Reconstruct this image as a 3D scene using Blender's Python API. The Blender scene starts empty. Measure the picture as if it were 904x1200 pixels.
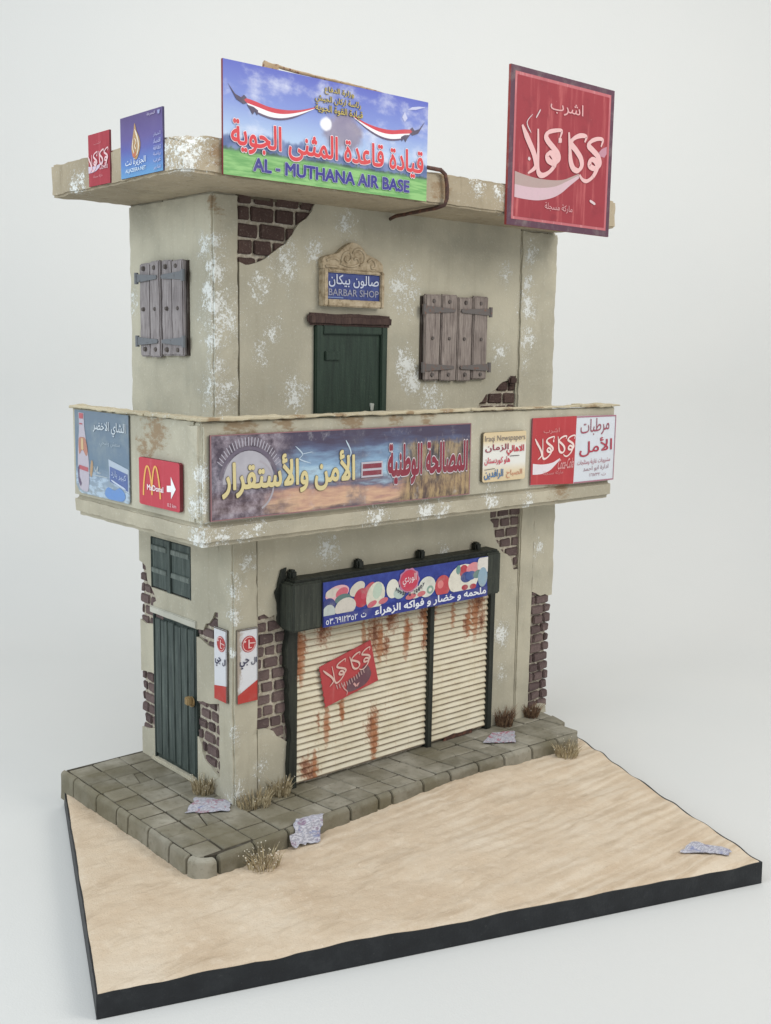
import bpy, bmesh, math, random
from mathutils import Vector, Matrix, noise
from mathutils.geometry import tessellate_polygon, delaunay_2d_cdt
random.seed(7)
C = bpy.context.scene.collection
SC = bpy.context.scene

# ------------------------------------------------------------------ camera
cam_d = bpy.data.cameras.new("camera"); cam = bpy.data.objects.new("camera", cam_d); C.objects.link(cam)
R_ = Vector((0.75343863, -0.65733797, 0.01539584)); U_ = Vector((0.08614027, 0.12189282, 0.98879826)); F_ = Vector((0.65185128, 0.7436726, -0.14846203))
M = Matrix.Identity(4)
for i in range(3):
    M[i][0] = R_[i]; M[i][1] = U_[i]; M[i][2] = -F_[i]
M[0][3], M[1][3], M[2][3] = -3.60156, -5.50926, 2.86235
cam.matrix_world = M
cam_d.sensor_fit = 'VERTICAL'; cam_d.sensor_height = 24; cam_d.lens = 24 * 1281.855 / 1200
cam_d.clip_start = .05; cam_d.clip_end = 200
SC.camera = cam

# ------------------------------------------------------------------ light
w = bpy.data.worlds.new("World"); SC.world = w; w.use_nodes = True
bg = w.node_tree.nodes['Background']; bg.inputs[0].default_value = (.93, .97, 1.0, 1); bg.inputs[1].default_value = .57
SC.view_settings.view_transform = 'Standard'; SC.view_settings.look = 'None'
SC.view_settings.exposure = 0; SC.view_settings.gamma = 1
def area(name, loc, target, size, power, col):
    d = bpy.data.lights.new(name, 'AREA'); d.shape = 'RECTANGLE'; d.size = size[0]; d.size_y = size[1]; d.energy = power; d.color = col
    o = bpy.data.objects.new(name, d); C.objects.link(o); o.location = loc
    o.rotation_euler = (Vector(target) - Vector(loc)).to_track_quat('-Z', 'Y').to_euler()
area("window_light", (4.5, -8.5, 7.5), (1, 0, 1.6), (5, 5), 475, (1, .95, .87))
area("side_window_light", (-9.5, 0.5, 5.5), (0.5, .8, 1.6), (5, 5), 450, (.84, .94, 1))
area("overhead_fill_light", (-3.5, -3.5, 10), (2.5, 3.5, 2), (6, 6), 330, (.97, .985, 1))  # added overhead fill, brightens the model and the backdrop
area("backdrop_fill_light", (1.9, 1.1, 7.4), (4.3, 3.8, -.3), (10, 2), 170, (1, .95, .89))  # added out-of-frame strip lamp, only lifts the backdrop's brightness

# ------------------------------------------------------------------ materials
def s(r, g, b):
    f = lambda c: (c / 255 / 12.92) if c / 255 <= .04045 else ((c / 255 + .055) / 1.055) ** 2.4
    r, g, b = f(r), f(g), f(b); l = .3 * r + .6 * g + .1 * b; k = .88      # faded print and matt model paint, plus a veiling haze painted into every colour
    return (r * k + l * (1 - k) + .004, g * k + l * (1 - k) + .004, b * k + l * (1 - k) + .004, 1)
class G:
    def __init__(self, name):
        self.m = bpy.data.materials.new(name); self.m.use_nodes = True
        self.t = self.m.node_tree; self.b = self.t.nodes['Principled BSDF']; self._c = None
    def n(self, ty): return self.t.nodes.new(ty)
    def put(self, sock, v):
        if hasattr(v, 'is_output') or isinstance(v, bpy.types.NodeSocket): self.t.links.new(v, sock)
        else: sock.default_value = v
    def obj(self):
        if not self._c: self._c = self.n('ShaderNodeTexCoord')
        return self._c.outputs['Object']
    def gen(self):
        if not self._c: self._c = self.n('ShaderNodeTexCoord')
        return self._c.outputs['Generated']
    def xyz(self, v):
        k = self.n('ShaderNodeSeparateXYZ'); self.put(k.inputs[0], v); return k.outputs
    def map(self, v, scale=(1, 1, 1), loc=(0, 0, 0)):
        k = self.n('ShaderNodeMapping'); self.put(k.inputs[0], v); k.inputs['Scale'].default_value = scale; k.inputs['Location'].default_value = loc
        return k.outputs[0]
    def noise(self, v, scale, detail=4, rough=.55, dist=0):
        k = self.n('ShaderNodeTexNoise'); self.put(k.inputs['Vector'], v); k.inputs['Scale'].default_value = scale
        k.inputs['Detail'].default_value = detail; k.inputs['Roughness'].default_value = rough; k.inputs['Distortion'].default_value = dist
        return k.outputs['Fac']
    def vor(self, v, scale, out='Distance'):
        k = self.n('ShaderNodeTexVoronoi'); self.put(k.inputs['Vector'], v); k.inputs['Scale'].default_value = scale
        return k.outputs[out]
    def f(self, op, a, b=0.0, c=0.0, clamp=False):
        k = self.n('ShaderNodeMath'); k.operation = op; k.use_clamp = clamp
        self.put(k.inputs[0], a); self.put(k.inputs[1], b)
        if op in ('MULTIPLY_ADD', 'WRAP', 'SMOOTH_MAX'): self.put(k.inputs[2], c)
        return k.outputs[0]
    def step(self, v, lo, hi, a=0., b=1.):
        k = self.n('ShaderNodeMapRange'); k.interpolation_type = 'SMOOTHSTEP'; self.put(k.inputs[0], v)
        for i, q in enumerate((lo, hi, a, b)): k.inputs[1 + i].default_value = q
        return k.outputs[0]
    def mix(self, fac, a, b):
        k = self.n('ShaderNodeMix'); k.data_type = 'RGBA'; self.put(k.inputs[0], fac); self.put(k.inputs[6], a); self.put(k.inputs[7], b)
        return k.outputs[2]
    def ramp(self, fac, stops):
        k = self.n('ShaderNodeValToRGB'); self.put(k.inputs[0], fac); e = k.color_ramp.elements
        while len(e) < len(stops): e.new(.5)
        for x, (p, c) in zip(e, stops): x.position = p; x.color = c
        return k.outputs[0]
    def spots(self, lst, k=1.0, zs=1.0, warp=.06, xs=1.0):
        best = None; nz = self.n('ShaderNodeTexNoise'); self.put(nz.inputs['Vector'], self.obj()); nz.inputs['Scale'].default_value = 7; nz.inputs['Detail'].default_value = 3
        sub = self.n('ShaderNodeVectorMath'); sub.operation = 'MULTIPLY_ADD'; self.put(sub.inputs[0], nz.outputs['Color']); sub.inputs[1].default_value = (2 * warp,) * 3; sub.inputs[2].default_value = (-warp,) * 3
        add = self.n('ShaderNodeVectorMath'); self.put(add.inputs[0], self.obj()); self.put(add.inputs[1], sub.outputs[0])
        pos = self.map(add.outputs[0], (xs, 1, zs))
        for sp in lst:
            x, y, z, r = sp[:4]; r *= k
            v = self.n('ShaderNodeVectorMath'); v.operation = 'DISTANCE'; self.put(v.inputs[0], pos); v.inputs[1].default_value = (x * xs, y, z * zs)
            q = self.f('MULTIPLY_ADD', v.outputs['Value'], -1 / r, 1.0)
            best = q if best is None else self.f('MAXIMUM', best, q)
        return self.f('MAXIMUM', best, -1.2)
    def done(self, col, rough=.8, bump=None, strength=.3, dist=.01, metal=0, spec=None):
        self.put(self.b.inputs['Base Color'], col); self.put(self.b.inputs['Roughness'], rough)
        self.b.inputs['Metallic'].default_value = metal
        if spec is not None: self.b.inputs['Specular IOR Level'].default_value = spec
        if bump is not None:
            k = self.n('ShaderNodeBump'); k.inputs['Strength'].default_value = strength; k.inputs['Distance'].default_value = dist
            self.put(k.inputs['Height'], bump); self.t.links.new(k.outputs[0], self.b.inputs['Normal'])
        return self.m
_flat = {}
def flat(rgb, rough=.55, wear=.12):
    k = (rgb, rough, wear)
    if k not in _flat:
        g = G("paint"); c = s(*rgb); o = g.obj()
        n = g.noise(o, 9, 5, .65); m_ = g.noise(o, 60, 3, .6)
        f1 = g.f('MULTIPLY', g.step(n, .45, .75), wear * 1.6); f2 = g.f('MULTIPLY', g.step(m_, .5, .7), wear)
        lum = .5 + .25 * (sum(rgb) / 765)
        col = g.mix(f1, c, (lum * .62, lum * .58, lum * .52, 1)); col = g.mix(f2, col, tuple(x * .72 for x in c[:3]) + (1,))
        _flat[k] = g.done(col, rough, spec=.25)
    return _flat[k]

CHIPS = [(-.02,.139,3.10,.07),(-.02,.139,2.75,.06),(-.02,.139,3.45,.05),(.01,0,1.0,.03),(.01,0,.45,.04),(2.74,.139,3.35,.05),(2.74,.139,2.75,.05),(.498,.15,3.375,.085),(.308,.15,3.22,.06),(.391,.15,2.949,.049),(.301,.15,2.822,.049),(.57,.15,2.555,.075),(.72,.15,3.458,.056),(-.017,.15,3.329,.058),(.03,.15,3.012,.1),(-.019,.15,2.885,.059),(.027,.15,2.59,.1),(1.467,.15,3.264,.094),(.976,.15,3.637,.063),(2.49,.15,3.41,.058),(2.479,.15,2.841,.073),(1.526,.15,2.745,.061),(1.585,.15,2.639,.055),(1.786,.15,2.505,.084),(2.757,.15,3.183,.075),(2.768,.15,2.96,.067),(2.755,.15,3.588,.074),(.624,.15,2.576,.05),(-.04,.222,3.425,.058),(-.04,1.099,3.128,.052),(-.04,.178,3.185,.047),
 (-.434,-.385,1.778,.08),(-.312,-.385,1.79,.055),(-.152,-.385,1.758,.045),(.806,-.385,1.804,.074),(-.094,-.385,1.836,.039),(1.845,-.385,1.875,.05),(1.4,-.385,1.795,.045),(-.43,-.385,2.143,.05),(-.426,-.385,2.001,.05),(1.245,-.385,1.808,.045),(2.245,-.385,1.783,.049),(-.457,-.319,1.949,.054),(-.457,-.352,1.786,.08),
 (.012,0,1.395,.06),(.018,0,1.234,.048),(.03,0,.076,.06),(.199,0,.203,.045),(.106,0,1.543,.048),(.717,0,1.572,.064),(1.802,0,1.422,.04),(2.423,0,.737,.06),(2.821,0,1.355,.05),(2.458,0,.394,.04)]
BROWN = [(-.2,-.40,2.42,.2),(.12,-.40,2.44,.13),(.62,-.40,2.43,.16),(.95,-.40,2.44,.12),(1.25,-.40,2.44,.1),(-.457,.12,2.36,.2),(-.457,.25,2.25,.13),(2.6,-.40,1.9,.2),(-.05,.14,3.68,.1)]
def plaster(name, base, chips=CHIPS, brown=BROWN, general=.0, dirt=.12):
    g = G(name); o = g.obj()
    big = g.noise(o, 1.6, 3, .6); mid = g.noise(o, 6, 5, .6); fine = g.noise(o, 55, 4, .65)
    c = s(*base); d = tuple(x * .86 for x in c[:3]) + (1,); l = tuple(min(1, x * 1.09) for x in c[:3]) + (1,)
    col = g.mix(g.step(big, .35, .65), d, l)
    col = g.mix(g.f('MULTIPLY', g.step(mid, .52, .78), .4), col, s(base[0] - 22, base[1] - 17, base[2] - 12))
    st = g.noise(g.map(o, (7, 7, .8)), 2.2, 4, .6)
    col = g.mix(g.f('MULTIPLY', g.step(st, .52, .75), dirt), col, s(118, 105, 80))
    col = g.mix(g.f('MULTIPLY', g.step(fine, .56, .72), .28), col, s(220, 220, 210))
    cn = g.noise(o, 17, 9, .78, .2); c2 = g.noise(o, 64, 5, .8)
    if brown:
        q = g.f('ADD', g.spots(brown), g.f('MULTIPLY_ADD', g.noise(g.map(o, (1, 1, 2.2)), 13, 7, .7), 3.0, -1.6))
        col = g.mix(g.f('MULTIPLY', g.step(q, .1, .75), .75), col, s(142, 112, 76))
    zone = g.f('MULTIPLY_ADD', g.step(g.noise(g.map(o, (1, 1, .7)), 2.6, 3), .46, .70), .085, general)
    if chips: zone = g.f('ADD', g.f('MULTIPLY', g.f('MAXIMUM', g.spots(chips, 1.75, .8), -.5), .205), g.f('ADD', zone, .01))
    q = g.f('ADD', zone, g.f('MULTIPLY_ADD', c2, .9, g.f('MULTIPLY_ADD', cn, .9, -.40)))
    fac = g.f('MAXIMUM', g.step(q, .668, .684), g.f('MULTIPLY', g.step(g.f('ADD', g.f('MULTIPLY', zone, .6), g.noise(o, 120, 3, .6)), .668, .69), .5))
    col = g.mix(g.f('MULTIPLY', fac, .92), col, s(226, 229, 226))
    h = g.f('ADD', g.f('MULTIPLY', mid, .5), g.f('MULTIPLY_ADD', fac, .35, g.f('MULTIPLY', fine, .4)))
    return g.done(col, .88, h, .5, .012, spec=.2)
M_PL = plaster("plaster", (184, 178, 157))
M_PLS = plaster("slab_plaster", (180, 172, 150), general=.0)
M_ROOF = plaster("roof_concrete", (172, 158, 132), chips=[(-.53,-.32,3.89,.13),(-.50,-.405,3.85,.09),(-.53,-.40,3.80,.09),(-.56,.834,3.785,.06),(1.946,-.405,3.815,.08),(1.819,-.405,3.879,.05),(1.617,-.405,3.923,.05),(-.56,.75,3.80,.05)], brown=[(-.30,-.405,3.86,.16),(1.3,-.405,3.85,.12)], general=.0, dirt=.45)
def mat_brick(name, a, b):
    g = G(name); o = g.obj()
    n1 = g.noise(o, 9, 2, .5); n2 = g.noise(o, 70, 5, .7)
    ge = g.n('ShaderNodeNewGeometry').outputs['Random Per Island']
    col = g.mix(g.f('MULTIPLY_ADD', ge, .7, g.f('MULTIPLY', g.step(n1, .35, .65), .3)), s(*a), s(*b)); col = g.mix(g.f('MULTIPLY', g.step(n2, .54, .7), .4), col, s(158, 146, 132))
    return g.done(col, .9, n2, .7, .01, spec=.15)
M_BR_U = mat_brick("brick_dark", (74, 56, 52), (92, 72, 66)); M_BR_L = mat_brick("brick_worn", (88, 72, 72), (122, 103, 100))
g = G("mortar"); o = g.obj(); n = g.noise(o, 40, 5, .7)
M_MORTAR = g.done(g.mix(g.step(n, .35, .7), s(168, 157, 136), s(206, 197, 180)), .95, n, .9, .012)
def mat_wood(name, a, b, c):
    g = G(name); o = g.obj(); gr = g.noise(g.map(o, (14, 14, 1.1)), 5, 6, .7, .4); n2 = g.noise(o, 5, 3)
    col = g.ramp(gr, [(.28, s(*c)), (.45, s(*a)), (.68, s(*b))]); col = g.mix(g.f('MULTIPLY', g.step(n2, .45, .7), .35), col, s(*c))
    return g.done(col, .85, gr, .6, .008, spec=.2)
M_WOOD = mat_wood("weathered_wood", (136, 124, 118), (166, 154, 146), (92, 80, 76))
M_WOOD_L = mat_wood("greyed_wood", (146, 138, 138), (170, 162, 162), (102, 94, 96))
M_LINTEL = mat_wood("dark_wood", (74, 56, 52), (92, 72, 64), (52, 38, 36))
def mat_metal(name, a, rust, amt=.5):
    g = G(name); o = g.obj(); n = g.noise(o, 30, 6, .7)
    return g.done(g.mix(g.step(n, .62 - amt * .25, .72 - amt * .2), s(*a), s(*rust)), .6, n, .4, .006, spec=.35)
M_HINGE = mat_metal("hinge_metal", (104, 98, 96), (128, 84, 62), .35); M_HINGE_L = mat_metal("grey_hinge_metal", (114, 117, 122), (86, 84, 86), .2)
M_RIVET = mat_metal("rivet_metal", (98, 90, 86), (78, 64, 58), .3)
M_PIPE = mat_metal("rusty_pipe", (74, 48, 40), (112, 68, 50), .5)
M_BATTEN = mat_metal("batten", (176, 150, 112), (120, 66, 48), .4)
def mat_paint(name, a, hi, lo, rough=.55, vs=(9, 9, .8)):
    g = G(name); o = g.obj(); n = g.noise(g.map(o, vs), 4, 6, .65); n2 = g.noise(o, 60, 4, .65)
    col = g.ramp(n, [(.3, s(*lo)), (.5, s(*a)), (.74, s(*hi))]); col = g.mix(g.f('MULTIPLY', g.step(n2, .62, .74), .3), col, s(min(255, hi[0] + 46), min(255, hi[1] + 46), min(255, hi[2] + 40)))
    return g.done(col, rough, n2, .35, .006, spec=.3)
M_GREEN = mat_paint("dark_green_paint", (36, 56, 44), (48, 68, 54), (26, 42, 34), .5)
M_TEAL = mat_paint("teal_paint", (68, 80, 76), (96, 108, 102), (44, 54, 52))
M_TEALD = mat_paint("dark_teal_paint", (50, 62, 58), (68, 80, 74), (34, 42, 40))
M_FRAME = mat_paint("blackish_green_paint", (38, 42, 36), (54, 58, 48), (24, 28, 24))
M_BLACK = mat_paint("black_paint", (30, 33, 37), (44, 47, 50), (24, 26, 30), .5, (2, 2, 2))
M_BRASS = mat_paint("handle_brass", (150, 122, 74), (180, 156, 108), (104, 82, 50))
M_ORN = mat_paint("ornament_stone", (176, 158, 128), (196, 180, 152), (128, 108, 80), .8, (6, 6, 6))
g = G("slat_paint"); o = g.obj()      # cream slats with rust stains
z = g.xyz(o)
RUST = [(.67,0,.42,.03),(.675,0,.36,.025),(.86,0,.50,.025),(.858,0,.46,.025),(1.14,0,.277,.10),(1.16,0,.17,.07),(1.16,0,.09,.05),(1.152,0,.913,.12),(.608,0,.07,.10),(.56,0,.11,.07),(.865,0,.42,.04),(.735,0,.36,.04),(1.452,0,.894,.06),(2.151,0,1.0,.13),(2.049,0,.863,.07),(.50,0,.96,.10),(.49,0,.8,.07),(1.25,0,.82,.07),(1.6,0,1.0,.07),(1.70,0,1.0,.06),(2.2,0,.85,.07),(1.62,0,.8,.05),(1.3,0,1.03,.1),(.7,0,1.04,.1)]
sp = g.spots(RUST, .85, .5, .035); n = g.noise(o, 26, 7, .72); nl = g.noise(g.map(o, (1.6, 1.6, 40)), 2, 4, .65); nv = g.noise(g.map(o, (34, 34, 1.6)), 2, 4, .65)
col = g.mix(g.step(g.noise(o, 5, 4), .35, .7), s(226, 218, 192), s(212, 202, 172))
ph = g.f('FRACT', g.f('DIVIDE', g.f('SUBTRACT', z[2], .022), .0432))
gl = g.f('MULTIPLY', g.f('SUBTRACT', 1, g.step(ph, .10, .40)), g.step(nl, .38, .54, .38, 1))
col = g.mix(g.f('MULTIPLY', gl, .92), col, s(104, 66, 42))
col = g.mix(g.f('MULTIPLY', g.step(nv, .56, .76), .45), col, s(190, 140, 88))
q = g.f('ADD', sp, g.f('MULTIPLY_ADD', g.f('ADD', g.f('MULTIPLY', n, .6), g.f('MULTIPLY', nv, .4)), 3.4, -1.7))
col = g.mix(g.f('MULTIPLY', g.step(q, .0, .7), .85), col, s(158, 96, 54)); col = g.mix(g.f('MULTIPLY', g.step(q, .52, .95), .85), col, s(112, 62, 36))
dr = g.spots([(.735,0,.37,.10),(.735,0,.45,.08),(.868,0,.46,.08),(1.155,0,.16,.13),(1.15,0,.25,.08),(1.2,0,.84,.10),(1.44,0,.86,.11),(2.13,0,.88,.12),(2.06,0,.9,.09),(.52,0,.86,.12),(1.62,0,.92,.09),(.64,0,.12,.07),(1.9,0,.95,.08),(1.05,0,.95,.07)], 1.0, .45, .012, 2.6)
col = g.mix(g.f('MULTIPLY', g.step(g.f('ADD', dr, g.f('MULTIPLY_ADD', n, 1.6, -.8)), .15, .6), .75), col, s(170, 106, 58))
M_SLAT = g.done(col, .6, n, .25, .005, spec=.3)
g = G("sand"); o = g.obj()
n1 = g.noise(o, 2.2, 4, .6); n2 = g.noise(o, 14, 6, .65); n3 = g.noise(o, 110, 3, .7); rip = g.noise(g.map(o, (1.2, 5.5, 1)), 2.2, 5, .6, .6)
col = g.ramp(n1, [(.3, s(201, 178, 149)), (.52, s(210, 190, 163)), (.72, s(218, 202, 179))])
col = g.mix(g.f('MULTIPLY', g.step(n2, .5, .70), .4), col, s(224, 208, 185)); col = g.mix(g.f('MULTIPLY', g.step(rip, .52, .72), .45), col, s(176, 153, 124))
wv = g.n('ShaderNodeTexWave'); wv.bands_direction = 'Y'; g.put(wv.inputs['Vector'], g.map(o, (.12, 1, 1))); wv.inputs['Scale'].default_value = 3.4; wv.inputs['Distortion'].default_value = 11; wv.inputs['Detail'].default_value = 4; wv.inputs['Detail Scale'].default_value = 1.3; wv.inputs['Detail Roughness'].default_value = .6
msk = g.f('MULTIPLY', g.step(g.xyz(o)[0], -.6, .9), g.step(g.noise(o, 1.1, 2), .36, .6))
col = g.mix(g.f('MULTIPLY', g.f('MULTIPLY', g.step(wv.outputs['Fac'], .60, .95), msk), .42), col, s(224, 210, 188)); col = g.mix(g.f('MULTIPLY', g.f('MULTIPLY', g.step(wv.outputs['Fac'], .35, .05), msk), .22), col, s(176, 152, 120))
col = g.mix(g.f('MULTIPLY', g.step(n3, .60, .70), .25), col, s(150, 124, 92)); col = g.mix(g.f('MULTIPLY', g.step(g.noise(o, 42, 4, .7), .60, .72), .5), col, s(228, 214, 194))
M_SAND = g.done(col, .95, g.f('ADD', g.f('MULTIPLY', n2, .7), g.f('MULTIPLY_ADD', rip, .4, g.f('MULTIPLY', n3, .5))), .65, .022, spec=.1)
g = G("paving_stone"); o = g.obj()
n1 = g.noise(o, 5, 3, .6); n2 = g.noise(o, 22, 6, .68); n3 = g.noise(g.map(o, (1, 1, 1), (5, 2, 1)), 2.2, 2)
ge = g.n('ShaderNodeNewGeometry').outputs['Random Per Island']
col = g.mix(g.f('MULTIPLY_ADD', ge, .55, g.f('MULTIPLY', g.step(n1, .35, .66), .45)), s(110, 105, 88), s(162, 157, 142)); col = g.mix(g.f('MULTIPLY', g.step(n2, .5, .72), .5), col, s(98, 91, 70))
col = g.mix(g.f('MULTIPLY', g.step(n3, .40, .62), .5), col, s(104, 96, 68)); col = g.mix(g.f('MULTIPLY', g.step(g.noise(o, 90, 3, .7), .62, .74), .35), col, s(176, 172, 160))
M_TILE = g.done(col, .85, n2, .4, .01, spec=.2)
M_GROUT = flat((66, 60, 48), .95, .2)
g = G("backdrop_paper"); o = g.obj(); n = g.noise(o, .5, 3); n2 = g.noise(o, 90, 2)
M_BACK = g.done(g.mix(n, s(204, 206, 205), s(211, 211, 208)), .9, n2, .12, .01, spec=.1)
g = G("dry_grass"); o = g.obj(); M_GRASS = g.done(g.ramp(g.noise(o, 30, 2), [(.35, s(130, 114, 82)), (.5, s(168, 150, 112)), (.65, s(200, 186, 150))]), .9)
g = G("dry_grass_brown"); o = g.obj(); M_GRASS_B = g.done(g.ramp(g.noise(o, 30, 2), [(.35, s(88, 62, 44)), (.5, s(118, 88, 62)), (.65, s(150, 120, 88))]), .9)
M_SEED = flat((226, 218, 200), .9, .1)
def mat_news(name, seed, tint):
    g = G(name); o = g.map(g.obj(), (1, 1, 1), (seed, seed * 2.3, 0))
    n1 = g.noise(o, 14, 5, .7, .6); n2 = g.noise(g.map(o, (1, 1, 1), (9, 3, 0)), 11, 5, .7, .6); n3 = g.noise(g.map(o, (22, 90, 1)), 2, 2)
    col = g.mix(g.f('MULTIPLY', g.step(n3, .44, .56), .6), s(188, 188, 198), s(112, 112, 132))
    col = g.mix(g.f('MULTIPLY', g.step(n1, .54, .60), .8), col, s(*tint)); col = g.mix(g.f('MULTIPLY', g.step(n2, .58, .64), .7), col, s(110, 122, 168))
    return g.done(col, .7)

# ------------------------------------------------------------------ mesh helpers
IDM = Matrix.Identity(4)
def frame(origin, u, n):
    u = Vector(u); n = Vector(n); v = n.cross(u); m = Matrix.Identity(4)
    for i in range(3): m[i][0] = u[i]; m[i][1] = v[i]; m[i][2] = n[i]; m[i][3] = origin[i]
    return m
def FR(x=0, y=0, z=0): return frame((x, y, z), (1, 0, 0), (0, -1, 0))        # faces the street: u=+X, v=+Z, n=-Y
def LF(x=0, y=0, z=0): return frame((x, y, z), (0, -1, 0), (-1, 0, 0))       # faces left: u=-Y, v=+Z, n=-X
class MB:
    def __init__(self, fr=IDM): self.bm = bmesh.new(); self.fr = fr; self.mi = 0
    def face(self, pts):
        try: f = self.bm.faces.new([self.bm.verts.new(self.fr @ Vector(p)) for p in pts]); f.material_index = self.mi; return f
        except ValueError: return None
    def box(self, x0, x1, y0, y1, z0, z1, jit=0):
        j = lambda: random.uniform(-jit, jit)
        v = [self.bm.verts.new(self.fr @ Vector((x + j(), y + j(), z + j()))) for x in (x0, x1) for y in (y0, y1) for z in (z0, z1)]
        fs = []
        for q in ((0, 1, 3, 2), (4, 6, 7, 5), (0, 4, 5, 1), (2, 3, 7, 6), (0, 2, 6, 4), (1, 5, 7, 3)):
            f = self.bm.faces.new([v[i] for i in q]); f.material_index = self.mi; fs.append(f)
        return v
    def prism(self, pts, n0, n1):
        """polygon in u,v from n0 (back) to n1 (front)"""
        tri = tessellate_polygon([[Vector((a, b, 0)) for a, b in pts]])
        f = [self.bm.verts.new(self.fr @ Vector((a, b, n1))) for a, b in pts]; k = [self.bm.verts.new(self.fr @ Vector((a, b, n0))) for a, b in pts]
        L = len(pts)
        for t in tri:
            for vv, o_ in ((f, 1), (k, -1)):
                try: q = self.bm.faces.new([vv[i] for i in t][::o_]); q.material_index = self.mi
                except ValueError: pass
        for i in range(L):
            try: q = self.bm.faces.new((f[i], k[i], k[(i + 1) % L], f[(i + 1) % L])); q.material_index = self.mi
            except ValueError: pass
    def skin(self, outline, holes, n0, n1):
        loops = [outline] + holes
        tri = tessellate_polygon([[Vector((a, b, 0)) for a, b in l] for l in loops])
        allp = [p for l in loops for p in l]
        f = [self.bm.verts.new(self.fr @ Vector((a, b, n1))) for a, b in allp]
        for t in tri:
            try: self.bm.faces.new([f[i] for i in t])
            except ValueError: pass
        st = 0
        for l in loops:
            k = [self.bm.verts.new(self.fr @ Vector((a, b, n0))) for a, b in l]; L = len(l)
            for i in range(L): self.bm.faces.new((f[st + i], k[i], k[(i + 1) % L], f[st + (i + 1) % L]))
            st += L
    def tube(self, path, r, seg=8, caps=True):
        path = [Vector(p) for p in path]; rings = []
        rs = r if isinstance(r, (list, tuple)) else [r] * len(path)
        for i, p in enumerate(path):
            t = (path[min(i + 1, len(path) - 1)] - path[max(i - 1, 0)]).normalized()
            a = t.orthogonal().normalized() if i == 0 else (rings_a - t * rings_a.dot(t)).normalized()
            rings_a = a; b = t.cross(a)
            rings.append([self.bm.verts.new(self.fr @ (p + (a * math.cos(k * 2 * math.pi / seg) + b * math.sin(k * 2 * math.pi / seg)) * rs[i])) for k in range(seg)])
        for A, B in zip(rings, rings[1:]):
            for k in range(seg): self.bm.faces.new((A[k], A[(k + 1) % seg], B[(k + 1) % seg], B[k])).material_index = self.mi
        if caps: self.bm.faces.new(rings[0][::-1]).material_index = self.mi; self.bm.faces.new(rings[-1]).material_index = self.mi
    def disc(self, u, v, n0, n1, r, seg=12, top=.75):
        A = [self.bm.verts.new(self.fr @ Vector((u + r * math.cos(a), v + r * math.sin(a), n0))) for a in [k * 2 * math.pi / seg for k in range(seg)]]
        B = [self.bm.verts.new(self.fr @ Vector((u + r * top * math.cos(a), v + r * top * math.sin(a), n1))) for a in [k * 2 * math.pi / seg for k in range(seg)]]
        for k in range(seg): self.bm.faces.new((A[k], A[(k + 1) % seg], B[(k + 1) % seg], B[k]))
        self.bm.faces.new(B)
    def bevel(self, w_, seg=2):
        bmesh.ops.recalc_face_normals(self.bm, faces=self.bm.faces)
        es = [e for e in self.bm.edges if len(e.link_faces) == 2 and e.calc_face_angle(0) > .5]
        bmesh.ops.bevel(self.bm, geom=es, offset=w_, segments=seg, affect='EDGES', clamp_overlap=True); return self
    def rough(self, amp, freq=6, seg=.1, edge_amp=0):
        for _ in range(7):
            es = [e for e in self.bm.edges if e.calc_length() > seg]
            if not es: break
            bmesh.ops.subdivide_edges(self.bm, edges=es, cuts=1, use_grid_fill=True)
        self.bm.normal_update()
        for v in self.bm.verts:
            d = noise.noise_vector(v.co * freq) * amp + noise.noise_vector(v.co * freq * 3.7) * amp * .5
            if edge_amp and len(v.link_faces) > 1:
                fn = [f.normal for f in v.link_faces]
                if min(a.dot(b) for a in fn for b in fn) < .75: d += noise.noise_vector(v.co * 14) * edge_amp - v.normal * edge_amp * max(0, noise.noise(v.co * 9)) * 1.5
            v.co += d
        return self
def obj(name, mb, mats, parent=None, smooth=False, kind=None):
    me = bpy.data.meshes.new(name)
    bmesh.ops.recalc_face_normals(mb.bm, faces=mb.bm.faces)
    if parent is not None:
        off = parent.matrix_world.translation.copy() if parent.parent is None else parent['_w']
        off = Vector(off)
    else: off = Vector((0, 0, 0))
    if off.length > 0:
        for v in mb.bm.verts: v.co -= off
    mb.bm.to_mesh(me); mb.bm.free()
    for m_ in (mats if isinstance(mats, (list, tuple)) else [mats]): me.materials.append(m_)
    if smooth:
        for p in me.polygons: p.use_smooth = True
    o_ = bpy.data.objects.new(name, me); C.objects.link(o_)
    if parent is not None: o_.parent = parent; o_['_w'] = off
    if kind: o_['kind'] = kind
    return o_
def thing(name, label, cat, loc=(0, 0, 0), group=None):
    e = bpy.data.objects.new(name, None); C.objects.link(e); e.location = loc; e.matrix_world = Matrix.Translation(loc)
    e.empty_display_size = .1; e['label'] = label; e['category'] = cat
    if group: e['group'] = group
    return e
def jag(pts, amp=.012, step=.035):
    out = []
    for (a, b), (c, d) in zip(pts, pts[1:]):
        n_ = max(1, int(math.hypot(c - a, d - b) / step)); out.append((a, b))
        for i in range(1, n_):
            t = i / n_; out.append((a + (c - a) * t + random.uniform(-amp, amp), b + (d - b) * t + random.uniform(-amp, amp)))
    out.append(pts[-1]); return out
def inside(p, poly):
    c = False
    for (a, b), (x, y) in zip(poly, poly[1:] + poly[:1]):
        if (b > p[1]) != (y > p[1]) and p[0] < (x - a) * (p[1] - b) / (y - b) + a: c = not c
    return c
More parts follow.
